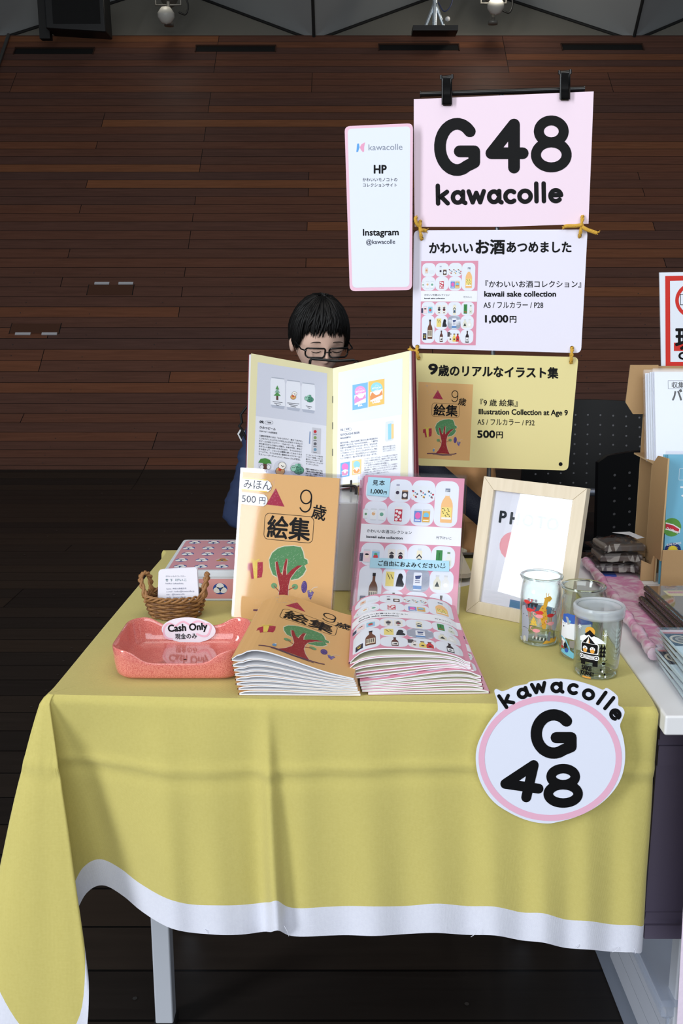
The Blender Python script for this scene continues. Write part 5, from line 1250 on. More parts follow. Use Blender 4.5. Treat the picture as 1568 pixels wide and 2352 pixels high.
def animals(c):
    def ell(x, y, rx, ry, col, lv=1): c.poly(circle(x, y, rx, ry, 16), col, lv)
    GRY = (168, 172, 186); RED = (214, 62, 60); PNK = (240, 160, 166); OCH = (218, 166, 60); DK = (44, 46, 52)
    c.poly([(-27, 20), (-15, 20), (-14, 30), (-16, 44), (-22, 55), (-28, 52)], GRY, 1); c.poly([(-26, 6), (-15, 6), (-14, 20), (-26, 20)], GRY, 1); ell(-20.5, 9, 2.4, 4, (214, 214, 196), 2); c.circ(-24, 42, .7, DK, 2); c.circ(-18, 41, .7, DK, 2); c.stroke([(-24, 24), (-20, 25), (-16, 23.5)], .5, DK, 2)
    c.poly([(2, 58), (7, 56), (10, 40), (8, 26), (4, 26), (1, 40), (-2, 50)], OCH, 2); c.poly([(3, 56), (8, 55), (11, 69), (7, 70), (5, 66)], OCH, 2); c.poly([(4, 68), (12, 71), (15, 67), (12, 63), (7, 64)], OCH, 3); c.stroke([(7, 70), (6.6, 75)], .8, OCH, 3); c.stroke([(9.5, 71), (10, 74)], .8, OCH, 3)
    for i in range(12): c.circ(2 + i * 37 % 7, 30 + i * 2.2, .9, (196, 120, 44), 4)
    for x, y, cc, f in ((-19, 60, RED, 1), (-14, 50, RED, 1), (-1, 48, RED, -1), (14, 44, (196, 50, 54), 1), (-1, 43, PNK, -1), (15, 33, PNK, -1), (-4, 23, PNK, -1)):
        ell(x, y, 5, 2.6, cc, 5); c.stroke([(x + 4 * f, y), (x + 7 * f, y + 1), (x + 8 * f, y + 4), (x + 5.6 * f, y + 4.6)], .9, cc, 5); c.stroke([(x - 1, y - 2), (x - 1, y - 10)], .5, cc, 4); c.stroke([(x + 1, y - 2), (x + 1.4, y - 9)], .5, cc, 4)
    for x in (-16, -11, -6): c.poly([(x - 3, 60), (x + 3, 60), (x, 52)], DK, 2); c.circ(x, 63.5, 2, (150, 150, 160), 2)
    c.stroke([(-19, 60.5), (3, 60.5)], .5, DK, 3)
    c.poly([(-12, 34), (-8, 42), (-4, 34)], (232, 192, 70), 2); c.poly([(-13, 30), (-8, 38), (-3, 30)], (232, 192, 70), 3)
    for i in range(22): a = (-14 + i % 6 * 2.2, 46 - i // 6 * 4.4); c.stroke([a, (a[0] + 1.2, a[1] - 2)], .35, ((90, 110, 150), (80, 80, 80), (150, 160, 180))[i % 3], 4)
    c.stroke([(17, 44), (18, 54)], .6, (80, 84, 92), 2); c.stroke([(18, 50), (21, 55)], .5, (80, 84, 92), 2); c.stroke([(18, 48), (15, 53)], .5, (80, 84, 92), 2)
    ell(21, 34, 5, 12, (178, 180, 190), 1)
    c.poly([(5, 5), (24, 7), (26, 13), (14, 12), (8, 9)], OCH, 1); c.poly([(11, 9), (15, 9), (14.6, 18), (12.4, 19)], (130, 132, 140), 3); c.circ(14, 20, 1.8, (130, 132, 140), 3)
    for i in range(8): c.stroke([(-8 + i * 2.3, 12 - i * .3), (-7.6 + i * 2.3, 15 - i * .3)], 1.1, DK if i % 2 else (236, 236, 236), 2)
    c.poly([(20, 11), (22, 11), (21.6, 21), (20, 22)], (90, 92, 98), 3)
def bear(c):
    c.poly([(-28, 36), (12, 36), (14, 52), (4, 60), (-18, 61), (-27, 58)], (62, 100, 186), 1); c.poly([(-30, 28), (10, 28), (14, 40), (12, 50), (-24, 48), (-29, 50)], (240, 243, 248), 2); c.poly([(-28, 16), (-22, 16), (-21, 28), (-28, 28)], (240, 243, 248), 2); c.poly([(-6, 16), (0, 16), (2, 28), (-6, 28)], (240, 243, 248), 2)
    c.circ(-26.5, 46, .7, (40, 44, 60), 3); c.circ(-22.5, 47, .7, (40, 44, 60), 3); c.circ(-24.8, 42.6, 1.1, (40, 44, 60), 3)
    c.poly([(-22, 56), (-18, 56), (-14, 48), (-18, 46)], (170, 172, 176), 3); c.circ(-15, 51, 1.5, (120, 200, 226), 4)
    c.poly([(-14, 17), (-6, 17), (-6, 27), (-14, 26)], (150, 144, 138), 1); c.stroke([(-29, 28), (-20, 25), (-14, 16), (-13, 8), (-8, 6)], 1.8, (130, 206, 232), 3); c.poly([(-28, 8), (-8, 3), (-4, 8), (-12, 13), (-26, 12)], (130, 206, 232), 2); c.poly([(-28, 13), (-24, 13), (-24, 22), (-28, 23)], (196, 60, 60), 2); c.circ(-20, 18, 3, (40, 42, 50), 3, 4); c.circ(-18, 12, 3, (62, 100, 186), 3)
    for x, y in ((-7, 14), (-2, 11)): c.stroke([(x - 2, y), (x + 2, y)], .5, (150, 190, 226), 2); c.stroke([(x, y - 2), (x, y + 2)], .5, (150, 190, 226), 2)
def camper(c):
    c.circ(-9, 61, 6, (222, 164, 62), 1); c.poly([(-22, 52), (-14, 57), (-9, 62), (-3, 57), (6, 51), (10, 47), (-22, 47)], (240, 242, 246), 2); c.poly([(-16, 56), (-9, 63), (-3, 57), (2, 54), (-4, 56), (-7, 54), (-10, 57), (-13, 55)], BLACK, 3)
    c.poly([(-18, 46), (-10, 55), (-2, 46)], BLACK, 4); c.poly([(-13, 46), (-10, 54), (-9, 46)], (240, 236, 226), 5); c.poly([(-10, 46), (-9.6, 52), (-8.4, 46)], (222, 150, 70), 6)
    c.rrect(-20, 22, 2, 47, 3, (244, 245, 248), 3); c.rrect(-19, 34, 1, 45.5, 2, BLACK, 4); c.rect(-20, 24, 2, 33, BLACK, 4); c.rect(-16, 26, -2, 31, (240, 240, 244), 5)
    for k in range(3): c.rect(-16, 27 + k * 1.4, -2, 27.5 + k * 1.4, BLACK, 6)
    for x in (-18, 0): c.circ(x, 28.5, 3.2, (244, 245, 248), 6); c.circ(x, 28.5, 2.2, BLACK, 7); c.circ(x, 28.5, 1.2, (244, 245, 248), 8)
    for x in (-14, -5): c.circ(x, 39, 3, (244, 245, 248), 5); c.circ(x, 36.5, 2.6, (224, 160, 70), 6); c.circ(x - 1, 40, .6, BLACK, 7); c.circ(x + 1, 40, .6, BLACK, 7)
    c.rect(-19, 18, -13, 23, BLACK, 3); c.rect(-4, 17.5, 2, 23, BLACK, 3); c.rect(-20, 22, 2, 24, BLACK, 5)
    for x in (5, 8.5): 
        for k in range(3): c.poly([(x - 2.2, 30 + k * 5), (x + 2.2, 30 + k * 5), (x, 37 + k * 5)], BLACK, 3)
        c.stroke([(x, 26), (x, 31)], .6, BLACK, 3)
    for x, y in ((-23, 64), (8.5, 58)):
        for k in range(3): a = k * PI / 3; c.stroke([(x - 2.6 * math.cos(a), y - 2.6 * math.sin(a)), (x + 2.6 * math.cos(a), y + 2.6 * math.sin(a))], .7, (244, 246, 250), 4)
    s = c.sub(0, 0, 1, -1); s.text('SAKE', -17.5, -11.3, 8.2, BLACK, 4, .45, sx=.68); s.text('JOURNEY', -18.5, -5.2, 6.6, BLACK, 4, .35, sx=.60)
    c.rrect(-16, 1.4, -5, 3.6, 1, (224, 160, 70), 4); c.circ(9, 22, 2.2, BLACK, 4, 1.6); c.stroke([(9, 24), (13, 27)], .6, BLACK, 4)
    for x, y, cc in ((6, 14, BLACK), (8, 12, (244, 244, 248)), (11, 8, BLACK), (5, 6, (236, 238, 242)), (12, 5, (236, 238, 242))): c.circ(x, y, 1.1, cc, 4, 1.5)
g1 = T(1237, 1472, ZC); g2 = T(1331, 1504, ZC); g3 = T(1367, 1545, ZC)
g1z = Y(1239, 1321, g1.y).z - ZC; g2z = Y(1336, 1345, g2.y).z - ZC; g3z = Y(1377, 1388, g3.y).z - ZC
print('glass heights', g1z, g2z, g3z, g1, g2, g3)
tumbler(g1.x, g1.y, .0268, g1z, 'open glass printed with flamingos and a giraffe, in front of the picture frame', True, animals)
tumbler(g2.x, g2.y, .0268, g2z, 'open glass printed with a white bear, partly hidden by the lidded glass', True, bear)
def lid_fn(e, H):
    m = mat('milky_plastic', (222, 228, 236), .25, alpha=.5); mb = MB(); r = .0278
    mb.lathe([(r * 1.04, H - .011), (r * 1.08, H - .0115), (r * 1.10, H - .008), (r * 1.085, H - .006), (r * 1.11, H - .004), (r * 1.11, H + .0005), (r * 1.06, H + .0022), (r * .97, H + .0018), (r * .93, H - .0008), (r * .5, H - .0016), (0, H - .0016)], m, 56); o = mb.build('lid', e); o['label'] = 'milky plastic snap lid'
tumbler(g3.x, g3.y, .0272, g3z - .002, 'lidded glass printed with a camper van and SAKE JOURNEY', False, camper, lid_fn)
# ================================================================ NEIGHBOURING TABLE ON THE RIGHT
NL = lambda y: .3595 + (y - 1.0) * .030
nt_ = empty('neighbour_table', (.9, 1.3, 0), 'white topped folding table with grey modesty panel on the right', 'table'); inv = Matrix.Translation((-.9, -1.3, 0))
mb = MB(); mb.prism([(NL(.988), .988), (1.55, .988), (1.55, 1.655), (NL(1.655), 1.655)], .676, .700, M_WHITE_T); mb.build('tabletop', nt_, inv, bevel=.003)
M_PAN = mat('grey_violet_metal', (112, 104, 124), .38, .25)
mb = MB(); mb.box((.3775, 1.056, .372), (1.50, 1.062, .676), M_PAN)
for z0, z1, d in ((.640, .662, .004), (.606, .632, .003), (.398, .408, .002), (.372, .391, .004)): mb.box((.3775, 1.056 - d, z0), (1.50, 1.056, z1), M_PAN)
mb.build('modesty_panel', nt_, inv)
for x in (.45, 1.48):
    for y in (1.10, 1.60):
        mb = MB(); mb.box((x - .014, y - .014, 0), (x + .014, y + .014, .676), M_LEG); mb.build('leg', nt_, inv, bevel=.003)
# clear storage box below
sb = empty('storage_box', (.65, 1.28, 0), 'clear plastic storage box on the floor under the right table', 'box'); inv = Matrix.Translation((-.65, -1.28, 0))
M_CP = mat('clear_plastic', (206, 218, 240), .2, alpha=.38)
mb = MB(); x0, x1, y0, y1, h = .478, .88, 1.095, 1.225, .25; mbx = lambda ins, z: [(x0 + ins * (1 if 1 else 0), y0 + ins, z), (x1 - ins, y0 + ins, z), (x1 - ins, y1 - ins + .33, z), (x0 + ins, y1 - ins + .33, z)]
x0 = .428
rings = [mbx(.032, .003), mbx(.03, .0035), mbx(.004, h - .03), mbx(.0, h - .03), mbx(-.008, h - .02), mbx(-.008, h), mbx(.0, h)]
mb.grid(rings, M_CP, False, True); mb.face(rings[0][::-1], M_CP); mb.build('body', sb, inv)
mb = MB(); mb.box((x0 - .010, y0 - .010, h - .004), (x1 + .01, y1 + .34, h + .006), M_CP); mb.build('lid', sb, inv)
mb = MB()
for z in (.06, .10, .14): mb.box((x0 + .05, y0 + .05, z - .05), (x1 - .05, y1 + .27, z - .012), M_PAGE)
o = mb.build('paper_bundle'); tag(o, 'white paper stacked inside the clear storage box', 'paper')
pl = Plane((.45, .984, .35)); o = sheet([(1592, 1668), (1720, 1668), (1720, 2420), (1551, 2420), (1555, 2340)], pl, mat('pale_pink_cloth', (236, 220, 238), .7, bump=(60, .5)), name='hanging_print'); tag(o, 'pale pink sheet hanging from the right table at the lower right edge', 'sheet')

ZN = .7006
# pink film roll along the edge
pr_ = [T(x, y, ZN + .011) for x, y in ((1345, 1288), (1372, 1322), (1405, 1366), (1436, 1412), (1466, 1452), (1492, 1488), (1502, 1502))]
M_PF = mat('pink_film', (222, 150, 186), .25); nt = M_PF.node_tree; b = nt.nodes['Principled BSDF']
tc = N(nt, 'ShaderNodeTexCoord'); n1 = N(nt, 'ShaderNodeTexNoise'); n1.inputs['Scale'].default_value = 26; n1.inputs['Detail'].default_value = 6; n1.inputs['Distortion'].default_value = 2; nt.links.new(tc.outputs['Object'], n1.inputs[0]); rp = N(nt, 'ShaderNodeValToRGB'); rp.color_ramp.elements[0].position = .4; rp.color_ramp.elements[1].position = .62
rp.color_ramp.elements[0].color = (*lin((212, 140, 178)), 1); rp.color_ramp.elements[1].color = (*lin((228, 204, 216)), 1); nt.links.new(n1.outputs['Fac'], rp.inputs[0]); nt.links.new(rp.outputs[0], b.inputs['Base Color'])
fr = empty('pink_film', (pr_[2].x, pr_[2].y, ZN), 'rolled pink printed plastic film along the edge of the right table', 'plastic film'); inv = Matrix.Translation((-pr_[2].x, -pr_[2].y, -ZN))
mb = MB(); P_ = catmull(pr_, 6); mb.tube(P_, [.0075 + .0012 * math.sin(i * 1.1) + .0008 * math.sin(i * 2.7) for i in range(len(P_))], M_PF, 12); mb.build('rolled_edge', fr, inv)
mb = MB(); rows = []
for i, p in enumerate(P_[:-4]):
    rows.append([(p.x + .008 + .07 * t * (1 - .55 * i / len(P_)), p.y + .004 * math.sin(i + t * 5), ZN + .0012 + .003 * abs(math.sin(i * .9 + t * 8)) * (1 - t)) for t in [k / 6 for k in range(7)]])
mb.grid(rows, M_PF); mb.build('flat_sheet', fr, inv)
# clear packets
M_BAG = clear('packet_film', (214, 214, 216), 1, .08, 1.75); M_BLUE = mat('blue_label', (40, 66, 140), .4)
for k, (lab, col) in enumerate((('lowest clear packet of the pile, on a blue label, beside the cardboard display', (120, 112, 112)), ('middle clear packet of the pile beside the cardboard display', (126, 118, 114)), ('top clear packet of the pile with a torn white corner', (132, 124, 118)))):
    z0 = ZN + .006 + k * .0165; cx, cy = .462 + .004 * k, 1.565 + .004 * k; e = empty('clear_packet', (cx, cy, z0), lab, 'packet', 'clear packets on the right table'); e.rotation_euler = (0, 0, R(-4 + 5 * k))
    mb = MB(); mb.box((-.036, -.028, .001), (.036, .03, .012), mat('packet_contents_%d' % k, col, .3, .2)); mb.build('contents', e, None, .003)
    random.seed(20 + k); rows = []; 
    for j in range(9):
        rows.append([((-.046 + .092 * i / 10) + random.uniform(-.002, .002), (-.037 + .076 * j / 8) + random.uniform(-.002, .002), (.0145 if 1 < i < 9 and 0 < j < 8 else .004) + random.uniform(-.0016, .0016)) for i in range(11)])
    mb = MB(); mb.grid(rows, M_BAG, False); mb.grid([[(x, y, .0005) for x, y, z in r_] for r_ in rows], M_BAG, False, flip=True); mb.build('clear_bag', e)
    if k == 2:
        mb = MB(); mb.face([(.0, .034, .019), (.03, .030, .021), (.040, -.01, .020), (.026, -.012, .0185), (.02, .01, .020)], mat('frosted_white', (220, 220, 224), .5)); mb.build('white_flap', e)
    if k == 0:
        mb = MB(); mb.box((-.034, -.040, -.005), (-.004, .0, -.001), M_BLUE); mb.build('blue_label', e)
# two tier cardboard display
cd = empty('cardboard_display', (.65, 1.53, ZN), 'two tier brown cardboard display holding booklets at the right edge', 'display'); inv = Matrix.Translation((-.65, -1.53, -ZN))
M_CB = mat('brown_cardboard', (176, 142, 100), .8, bump=(120, .15)); M_CBE = mat('cardboard_edge', (196, 166, 124), .85)
XL, XR = .512, .86
def panel(pts, n, th=.0025, nm='panel'):
    mb = MB(); n = Vector(n).normalized(); pts = [Vector(p) for p in pts]
    a = [p - n * th / 2 for p in pts]; b_ = [p + n * th / 2 for p in pts]
    mb.face(a[::-1], M_CB); mb.face(b_, M_CB)
    for i in range(len(pts)): j = (i + 1) % len(pts); mb.face([a[i], a[j], b_[j], b_[i]], M_CBE)
    return mb.build(nm, cd, inv)
panel([(XL, 1.478, ZN), (XR, 1.478, ZN), (XR, 1.478, .761), (XL, 1.478, .761)], (0, 1, 0), nm='front_panel')
panel([(XL, 1.482, .742), (XL, 1.482, .908), (XL, 1.530, .905), (XL, 1.556, .885), (XL, 1.556, ZN), (XL, 1.505, ZN), (XL, 1.505, .742)], (1, 0, 0), nm='side_panel')
panel([(XL - .022, 1.512, ZN), (XL - .022, 1.512, .735), (XL - .006, 1.512, .728), (XL - .003, 1.512, .742), (XL, 1.512, .742), (XL, 1.512, ZN)], (0, 1, 0), nm='side_flap')
panel([(XL, 1.560, ZN), (XR, 1.560, ZN), (XR, 1.560, .885), (XL, 1.560, .885)], (0, 1, 0), nm='step_panel')
panel([(XL + .012, 1.662, ZN), (XR, 1.662, ZN), (XR, 1.662, 1.04), (XL + .012, 1.662, 1.04)], (0, 1, 0), nm='back_panel')
panel([(XL, 1.556, .8885), (XR, 1.556, .8885), (XR, 1.660, .8885), (XL, 1.660, .8885)], (0, 0, 1), nm='shelf_panel')
panel([(XL - .022, 1.655, .978), (XL - .018, 1.655, 1.042), (XL + .03, 1.655, 1.042), (XL + .03, 1.655, .958), (XL - .008, 1.655, .958)], (0, 1, 0), nm='back_flap')
# white booklets on the upper tier, blue ones on the lower
M_WB = mat('white_cover', (226, 232, 242), .3); M_TB = mat('sky_blue_cover', (120, 190, 216), .3)
def art_banana(c):
    c.stroke(rrect(22, 15, 80, 29, .5), .5, BLACK, 1, True); c.text('収集百貨店', 27, 26.5, 11, BLACK, 2, .15); tfit(c, 'バナナ', 27, 80, 48, 22, BLACK, .7, 2); tfit(c, 'シール', 84, 136, 48, 22, BLACK, .7, 2)
    c.poly([(56, 92), (62, 86), (72, 90), (90, 100), (112, 100), (112, 112), (90, 114), (68, 106), (58, 100)], (234, 200, 60), 1); c.circ(59, 92, 5, (70, 56, 36), 2, 6)
for k in range(5):
    M = stand_frame(Vector((.521 - .0020 * k, 1.566, .8905)), 0.02, .30) @ Matrix.Translation((0, .0 + (.0, .001, .002, .001, .003)[k], -.0058 * k))
    book('white_booklet', M, ('front white booklet with a banana on the upper tier of the cardboard display', 'white booklet right behind the banana booklet', 'white booklet in the middle of the upper tier row', 'white booklet second from the back of the upper tier', 'rearmost white booklet against the cardboard back panel')[k], 'book', 'white booklets on the upper tier', M_WB, art_banana if k == 0 else None, k in (0, 4), None, 148, 150)
def art_blue(c):
    c.stroke(rrect(18, 22, 90, 40, 1), .6, (232, 244, 250), 1, True); c.text('収集百貨店', 24, 36.5, 12, (236, 246, 250), 2, .15); c.text('フルーツ', 18, 66, 22, (236, 246, 250), 2, .6)
    def oval(x, y, rx, ry, col, lv): c.poly(circle(x, y, rx, ry, 24), col, lv)
    oval(10, 116, 15, 15, (96, 156, 70), 1); c.poly([(0, 108), (12, 111), (24, 118), (23, 125), (10, 122), (0, 120)], (236, 236, 236), 2); c.poly([(0, 110), (12, 113), (22, 119), (21, 123), (10, 120), (0, 118)], (204, 50, 66), 3); tfit(c, 'Del Monte', 1, 21, 119.5, 6, (246, 240, 240), .15, 4, .35)
    oval(13, 152, 13, 11, (40, 56, 116), 1); oval(13, 152, 7, 6, (236, 212, 70), 3)
    for k in range(14): a = 2 * PI * k / 14; c.poly([(13 + 6 * math.cos(a - .2), 152 + 5 * math.sin(a - .2)), (13 + 9 * math.cos(a), 152 + 7.4 * math.sin(a)), (13 + 6 * math.cos(a + .2), 152 + 5 * math.sin(a + .2))], (236, 212, 70), 2)
    c.text('SUN FORCE', 3, 146, 4.4, (240, 240, 244), 4, .12, rot=-.15); c.text('ECUADOR', 4, 162, 4, (240, 240, 244), 4, .12, rot=.1)
    oval(30, 187, 12, 11, (236, 240, 236), 1); oval(30, 187, 10.6, 9.6, (222, 230, 214), 2); c.text('T', 22, 193, 15, (196, 44, 50), 4, .9); c.text('OP', 28.5, 193, 9.5, (196, 44, 50), 4, .8); c.poly([(29, 179), (33, 175), (36, 180), (41, 182), (36, 185), (30, 184)], (236, 170, 60), 3)
    oval(66, 120, 13, 12, (232, 120, 60), 1); oval(70, 168, 14, 11, (220, 200, 70), 1); oval(110, 140, 15, 13, (200, 60, 66), 1)
for k in range(3):
    M = stand_frame(Vector((.5185 - .0016 * k, 1.4835, ZN + .001)), .02, .10) @ Matrix.Translation((0, .0, -.0056 * k))
    book('blue_booklet', M, ('front sky blue booklet with fruit stickers on the lower tier of the display', 'sky blue booklet right behind the front one with fruit stickers', 'rearmost sky blue booklet on the lower tier')[k], 'book', 'blue booklets on the lower tier', M_TB, art_blue if k == 0 else None, k == 0)
# cash only notice behind the display
NP = Plane((.6, 1.670, 1.1), R(0)); c = Canvas(1, 1); RED = (206, 54, 46)
fo = [(1527, 634), (1740, 630), (1740, 842), (1528, 842)]; fi = [(1538, 645), (1729, 641), (1729, 831), (1539, 831)]
c.items.append((fo + fi, [t for i in range(4) for t in ((i, (i + 1) % 4, 4 + i), ((i + 1) % 4, 4 + (i + 1) % 4, 4 + i))], RED, 1, 0))
c.stroke(circle(1596, 690, 42, 38, 40), 8, RED, 1, True); c.stroke([(1562, 676), (1630, 676), (1630, 700), (1562, 700)], 1.4, BLACK, 1, True); c.stroke([(1568, 716), (1624, 664)], 7, RED, 2)
tfit(c, '現金のみ', 1550, 1718, 798, 54, BLACK, 1.8, 4); c.rect(1547, 787, 1720, 806, RED, 2); tfit(c, 'CASH ONLY', 1557, 1700, 825, 23, BLACK, 1.2, 5)
o = sheet([(1514, 626), (1752, 621), (1752, 1010), (1522, 1010)], NP, mat('notice_white', (228, 234, 244), .35), th=.003, name='cash_notice', canvas=c); tag(o, 'white notice with red frame at the right edge above the booklets', 'sign')
# spiral notebooks in sleeves, lying
M_KR = mat('kraft_cover', (142, 108, 74), .6); M_DK = mat('dark_binding', (58, 52, 50), .5)
def art_kraft(c):
    c.rect(20, 24, 52, 50, (214, 190, 120), 1); c.rect(24, 28, 48, 38, (196, 120, 110), 2); c.rect(62, 30, 96, 44, (220, 222, 226), 1); c.poly([(40, 64), (120, 60), (126, 120), (64, 126), (50, 96)], (206, 88, 44), 1); c.text('NOTE', 70, 24, 10, BLACK, 1, .3)
for k in range(4):
    M = Matrix.Translation((.4585 - .0045 * (3 - k) * (k < 3), 1.188 - .003 * (k < 3), ZN + .002 + .0078 * k)) @ Matrix.Rotation(R((-1, .5, -.5, 1)[k]), 4, 'Z') @ Matrix.Translation((0, 0, .0042))
    e = book('notebook', M, ('lowest kraft notebook of the pile in front of the cardboard display', 'second kraft notebook from the bottom of the pile', 'third kraft notebook from the bottom of the pile', 'top kraft notebook with a yellow label and black spiral binding')[k], 'notebook', 'kraft notebooks on the right table', M_KR, art_kraft if k == 3 else None, True, None, 150, 195)
    mb = MB()
    for j in range(36): y = .006 + .183 * j / 35; mb.tube([(.006, y, .0006), (.0015, y, .0024), (-.0022, y, .0004), (-.0022, y, -.0036), (.003, y, -.0046)], .0008, M_DK, 5)
    o = mb.build('spiral_binding', e); o['kind'] = 'stuff'
# clear packs of printed cards
def art_marble(k):
    def f(c):
        rnd = random.Random(k); c.rect(0, 0, 120, 150, (206, 226, 232), 0); c.rect(0, 106, 120, 150, (196, 220, 226), 1)
        c.poly([(0, 0), (120, 0), (120, 12), (0, 8)], (226, 206, 212), 1); c.poly([(0, 8), (120, 12), (120, 18), (0, 14)], (196, 120, 120), 2); c.poly([(0, 14), (120, 18), (120, 62), (0, 58)], (40, 44, 66), 2)
        for i in range(5): 
            for q, col in ((0, (196, 190, 170)), (1, (60, 58, 60)), (2, (150, 146, 136)), (3, (70, 66, 66))): c.circ(14 + 26 * i, 36 + (i % 2) * 4, 13 - 3.2 * q, col, 3 + q, 16 - 4 * q)
        for i in range(26): c.poly([(x0_ := rnd.uniform(4, 112), y0_ := rnd.uniform(70, 100)), (x0_ + 5, y0_ - 5), (x0_ + 8, y0_ + 3)], ((70, 130, 100), (110, 160, 130), (150, 200, 190))[i % 3], 3)
        for i in range(22): c.circ(rnd.uniform(4, 116), rnd.uniform(112, 146), 2.6, ((236, 236, 240), (214, 150, 190), (190, 206, 200))[i % 3], 3)
    return f
M_LT = mat('pale_teal_card', (196, 216, 222), .4)
for k in range(6):
    M = Matrix.Translation((.3905 + .0030 * k, .992 + .004 * k - (.006 if k == 0 else 0), ZN + .002 + .0064 * k)) @ Matrix.Rotation(R(1.5 * (k % 3 - 1) - 2), 4, 'Z') @ Matrix.Translation((0, 0, .0042))
    book('print_pack', M, ('lowest clear pack of marbled prints on the right table', 'second clear print pack from the bottom, near the yellow cloth', 'third clear print pack from the bottom, near the yellow cloth', 'fourth clear print pack from the bottom, near the yellow cloth', 'clear print pack directly under the topmost one', 'topmost clear pack of marbled prints beside the yellow cloth')[k], 'print pack', 'clear packs of prints', M_LT, art_marble(k), True, None, 120, 150)

# ================================================================ CHAIRS
M_CH = mat('black_chair_plastic', (6, 6, 7), .42, spec=.22); M_CHM = mat('chair_tube_grey', (120, 126, 140), .35, .7); M_HOLE = mat('hole_glint', (112, 112, 116), .35, .5)
def make_chair(name, label):
    """origin on the floor under the seat; the sitter looks along -y"""
    e = empty(name, (0, 0, 0), label, 'chair', 'black perforated chairs')
    mb = MB(); rows = []
    for j in range(7):
        y = -.22 + .42 * j / 6
        rows.append([(x * (.22 - .01 * abs(j - 3)), y, .435 - .012 * (1 - abs(x) ** 2) + .006 * (j == 6) - .012 * (j == 0)) for x in [-1 + k / 4 for k in range(9)]])
    mb.grid(rows, M_CH); mb.grid([[(x, y, z - .018) for x, y, z in r_] for r_ in rows], M_CH, flip=True)
    for r_ in (rows[0], rows[-1]): mb.grid([r_, [(x, y, z - .018) for x, y, z in r_]], M_CH)
    for c_ in (0, -1): mb.grid([[r_[c_] for r_ in rows], [(r_[c_][0], r_[c_][1], r_[c_][2] - .018) for r_ in rows]], M_CH)
    mb.build('seat', e)
    def bp(u, v):      # u -1..1, v 0..1
        w = .232 - .018 * v
        top = .815 - .010 * u * u - (.012 * max(0, (abs(u) - .88) / .12) ** 2)
        return Vector((u * w, .205 + .055 * v - .040 * u * u, .50 + (top - .50) * v))
    mb = MB(); U = [-1 + k / 8 for k in range(17)]; V = [k / 10 for k in range(11)]
    F_ = [[bp(u, v) for u in U] for v in V]; K_ = [[bp(u, v) + Vector((0, .014, 0)) for u in U] for v in V]
    mb.grid(F_, M_CH); mb.grid(K_, M_CH, flip=True); mb.grid([F_[-1], K_[-1]], M_CH); mb.grid([F_[0], K_[0]], M_CH, flip=True)
    for c_ in (0, -1): mb.grid([[r_[c_] for r_ in F_], [r_[c_] for r_ in K_]], M_CH)
    for i in range(-4, 5):
        for j in range(8):
            p = bp(i * .195, .10 + .105 * j) + Vector((0, -.0012, 0)); mb.face([p + Vector((.0034 * math.cos(a * PI / 4), 0, .0034 * math.sin(a * PI / 4))) for a in range(8)], M_HOLE)
    mb.build('backrest', e)
    for s in (-1, 1):
        mb = MB(); mb.tube(catmull([(s * .20, -.20, .006), (s * .205, -.205, .25), (s * .20, -.19, .41)], 5), .011, M_CHM, 10); mb.build('leg', e)
        mb = MB(); mb.tube(catmull([(s * .20, .27, .006), (s * .205, .235, .25), (s * .20, .22, .45), (s * .195, .235, .60)], 5), .011, M_CHM, 10); mb.build('leg', e)
        mb = MB(); mb.tube([(s * .20, -.195, .405), (s * .20, .22, .405)], .010, M_CHM, 10); mb.build('side_rail', e)
    mb = MB(); mb.tube([(-.2, .2, .50), (.2, .2, .50)], .014, M_CHM, 10); mb.build('crossbar', e)
    return e
ch = make_chair('perforated_chair', 'black perforated chair standing behind the yellow card and the picture frame'); ch.location = (.835, 3.06, 0); ch.rotation_euler = (0, 0, R(-4))
c2 = copy_tree(ch); c2['label'] = 'nearer black perforated chair behind the cardboard display'; c2.location = (.905, 2.14, -0.0); c2.rotation_euler = (0, 0, R(14)); c2.scale = (1.1, 1, .965)
c3 = copy_tree(ch); c3['label'] = 'black chair on which the boy sits'; c3.location = (-.066, 2.93, 0); c3.rotation_euler = (0, 0, R(2))
c4 = copy_tree(ch); c4['label'] = 'black chair under the draped khaki jacket'; c4.location = (.155, 2.14, 0); c4.rotation_euler = (0, 0, R(3)); c4.scale = (.86, 1, .93)
# khaki jacket draped over the chair back, with a dark strap across it
M_KH = mat('khaki_cotton', (170, 126, 82), .85, bump=(60, .5)); M_NV = mat('navy_strap', (26, 30, 44), .6, bump=(300, .4))
random.seed(5)
jk = empty('khaki_jacket', (.17, 2.33, .78), 'khaki cotton jacket draped over a chair behind the picture frame', 'jacket'); inv = Matrix.Translation((-.17, -2.33, -.78))
def jk_pt(u, s):     # u across 0..1, s from front hem over the back of the chair to rear hem
    x = .012 + .348 * u
    fold = .011 * math.sin(u * 27 + s * 9) + .006 * math.sin(u * 15 - s * 31) + .008 * math.sin(u * 9 - s * 5) + .006 * math.sin(u * 37 + s * 9)
    if s < .72: z = .40 + .40 * s / .72; y = 2.255 + .03 * s - .012
    else: z = .80 - .30 * (s - .72) / .28; y = 2.40
    k = min(1, abs(s - .72) / .05); yy = y if k >= 1 else (2.275 + (2.40 - 2.275) * ((s - .67) / .10))
    z = z if k >= 1 else .772 + .03 * (1 - (abs(s - .72) / .05) ** 2)
    return Vector((x + .012 * math.sin(s * 8 + u * 3), yy - .04 * (1 - abs(2 * u - 1)) * (s < .72) * .4 + fold * (1 if s < .72 else -1), z - .02 * abs(2 * u - 1) ** 2))
mb = MB(); mb.grid([[jk_pt(u / 40, s / 40) for u in range(41)] for s in range(41)], M_KH); o = mb.build('body', jk, inv); so = o.modifiers.new('solid', 'SOLIDIFY'); so.thickness = .004
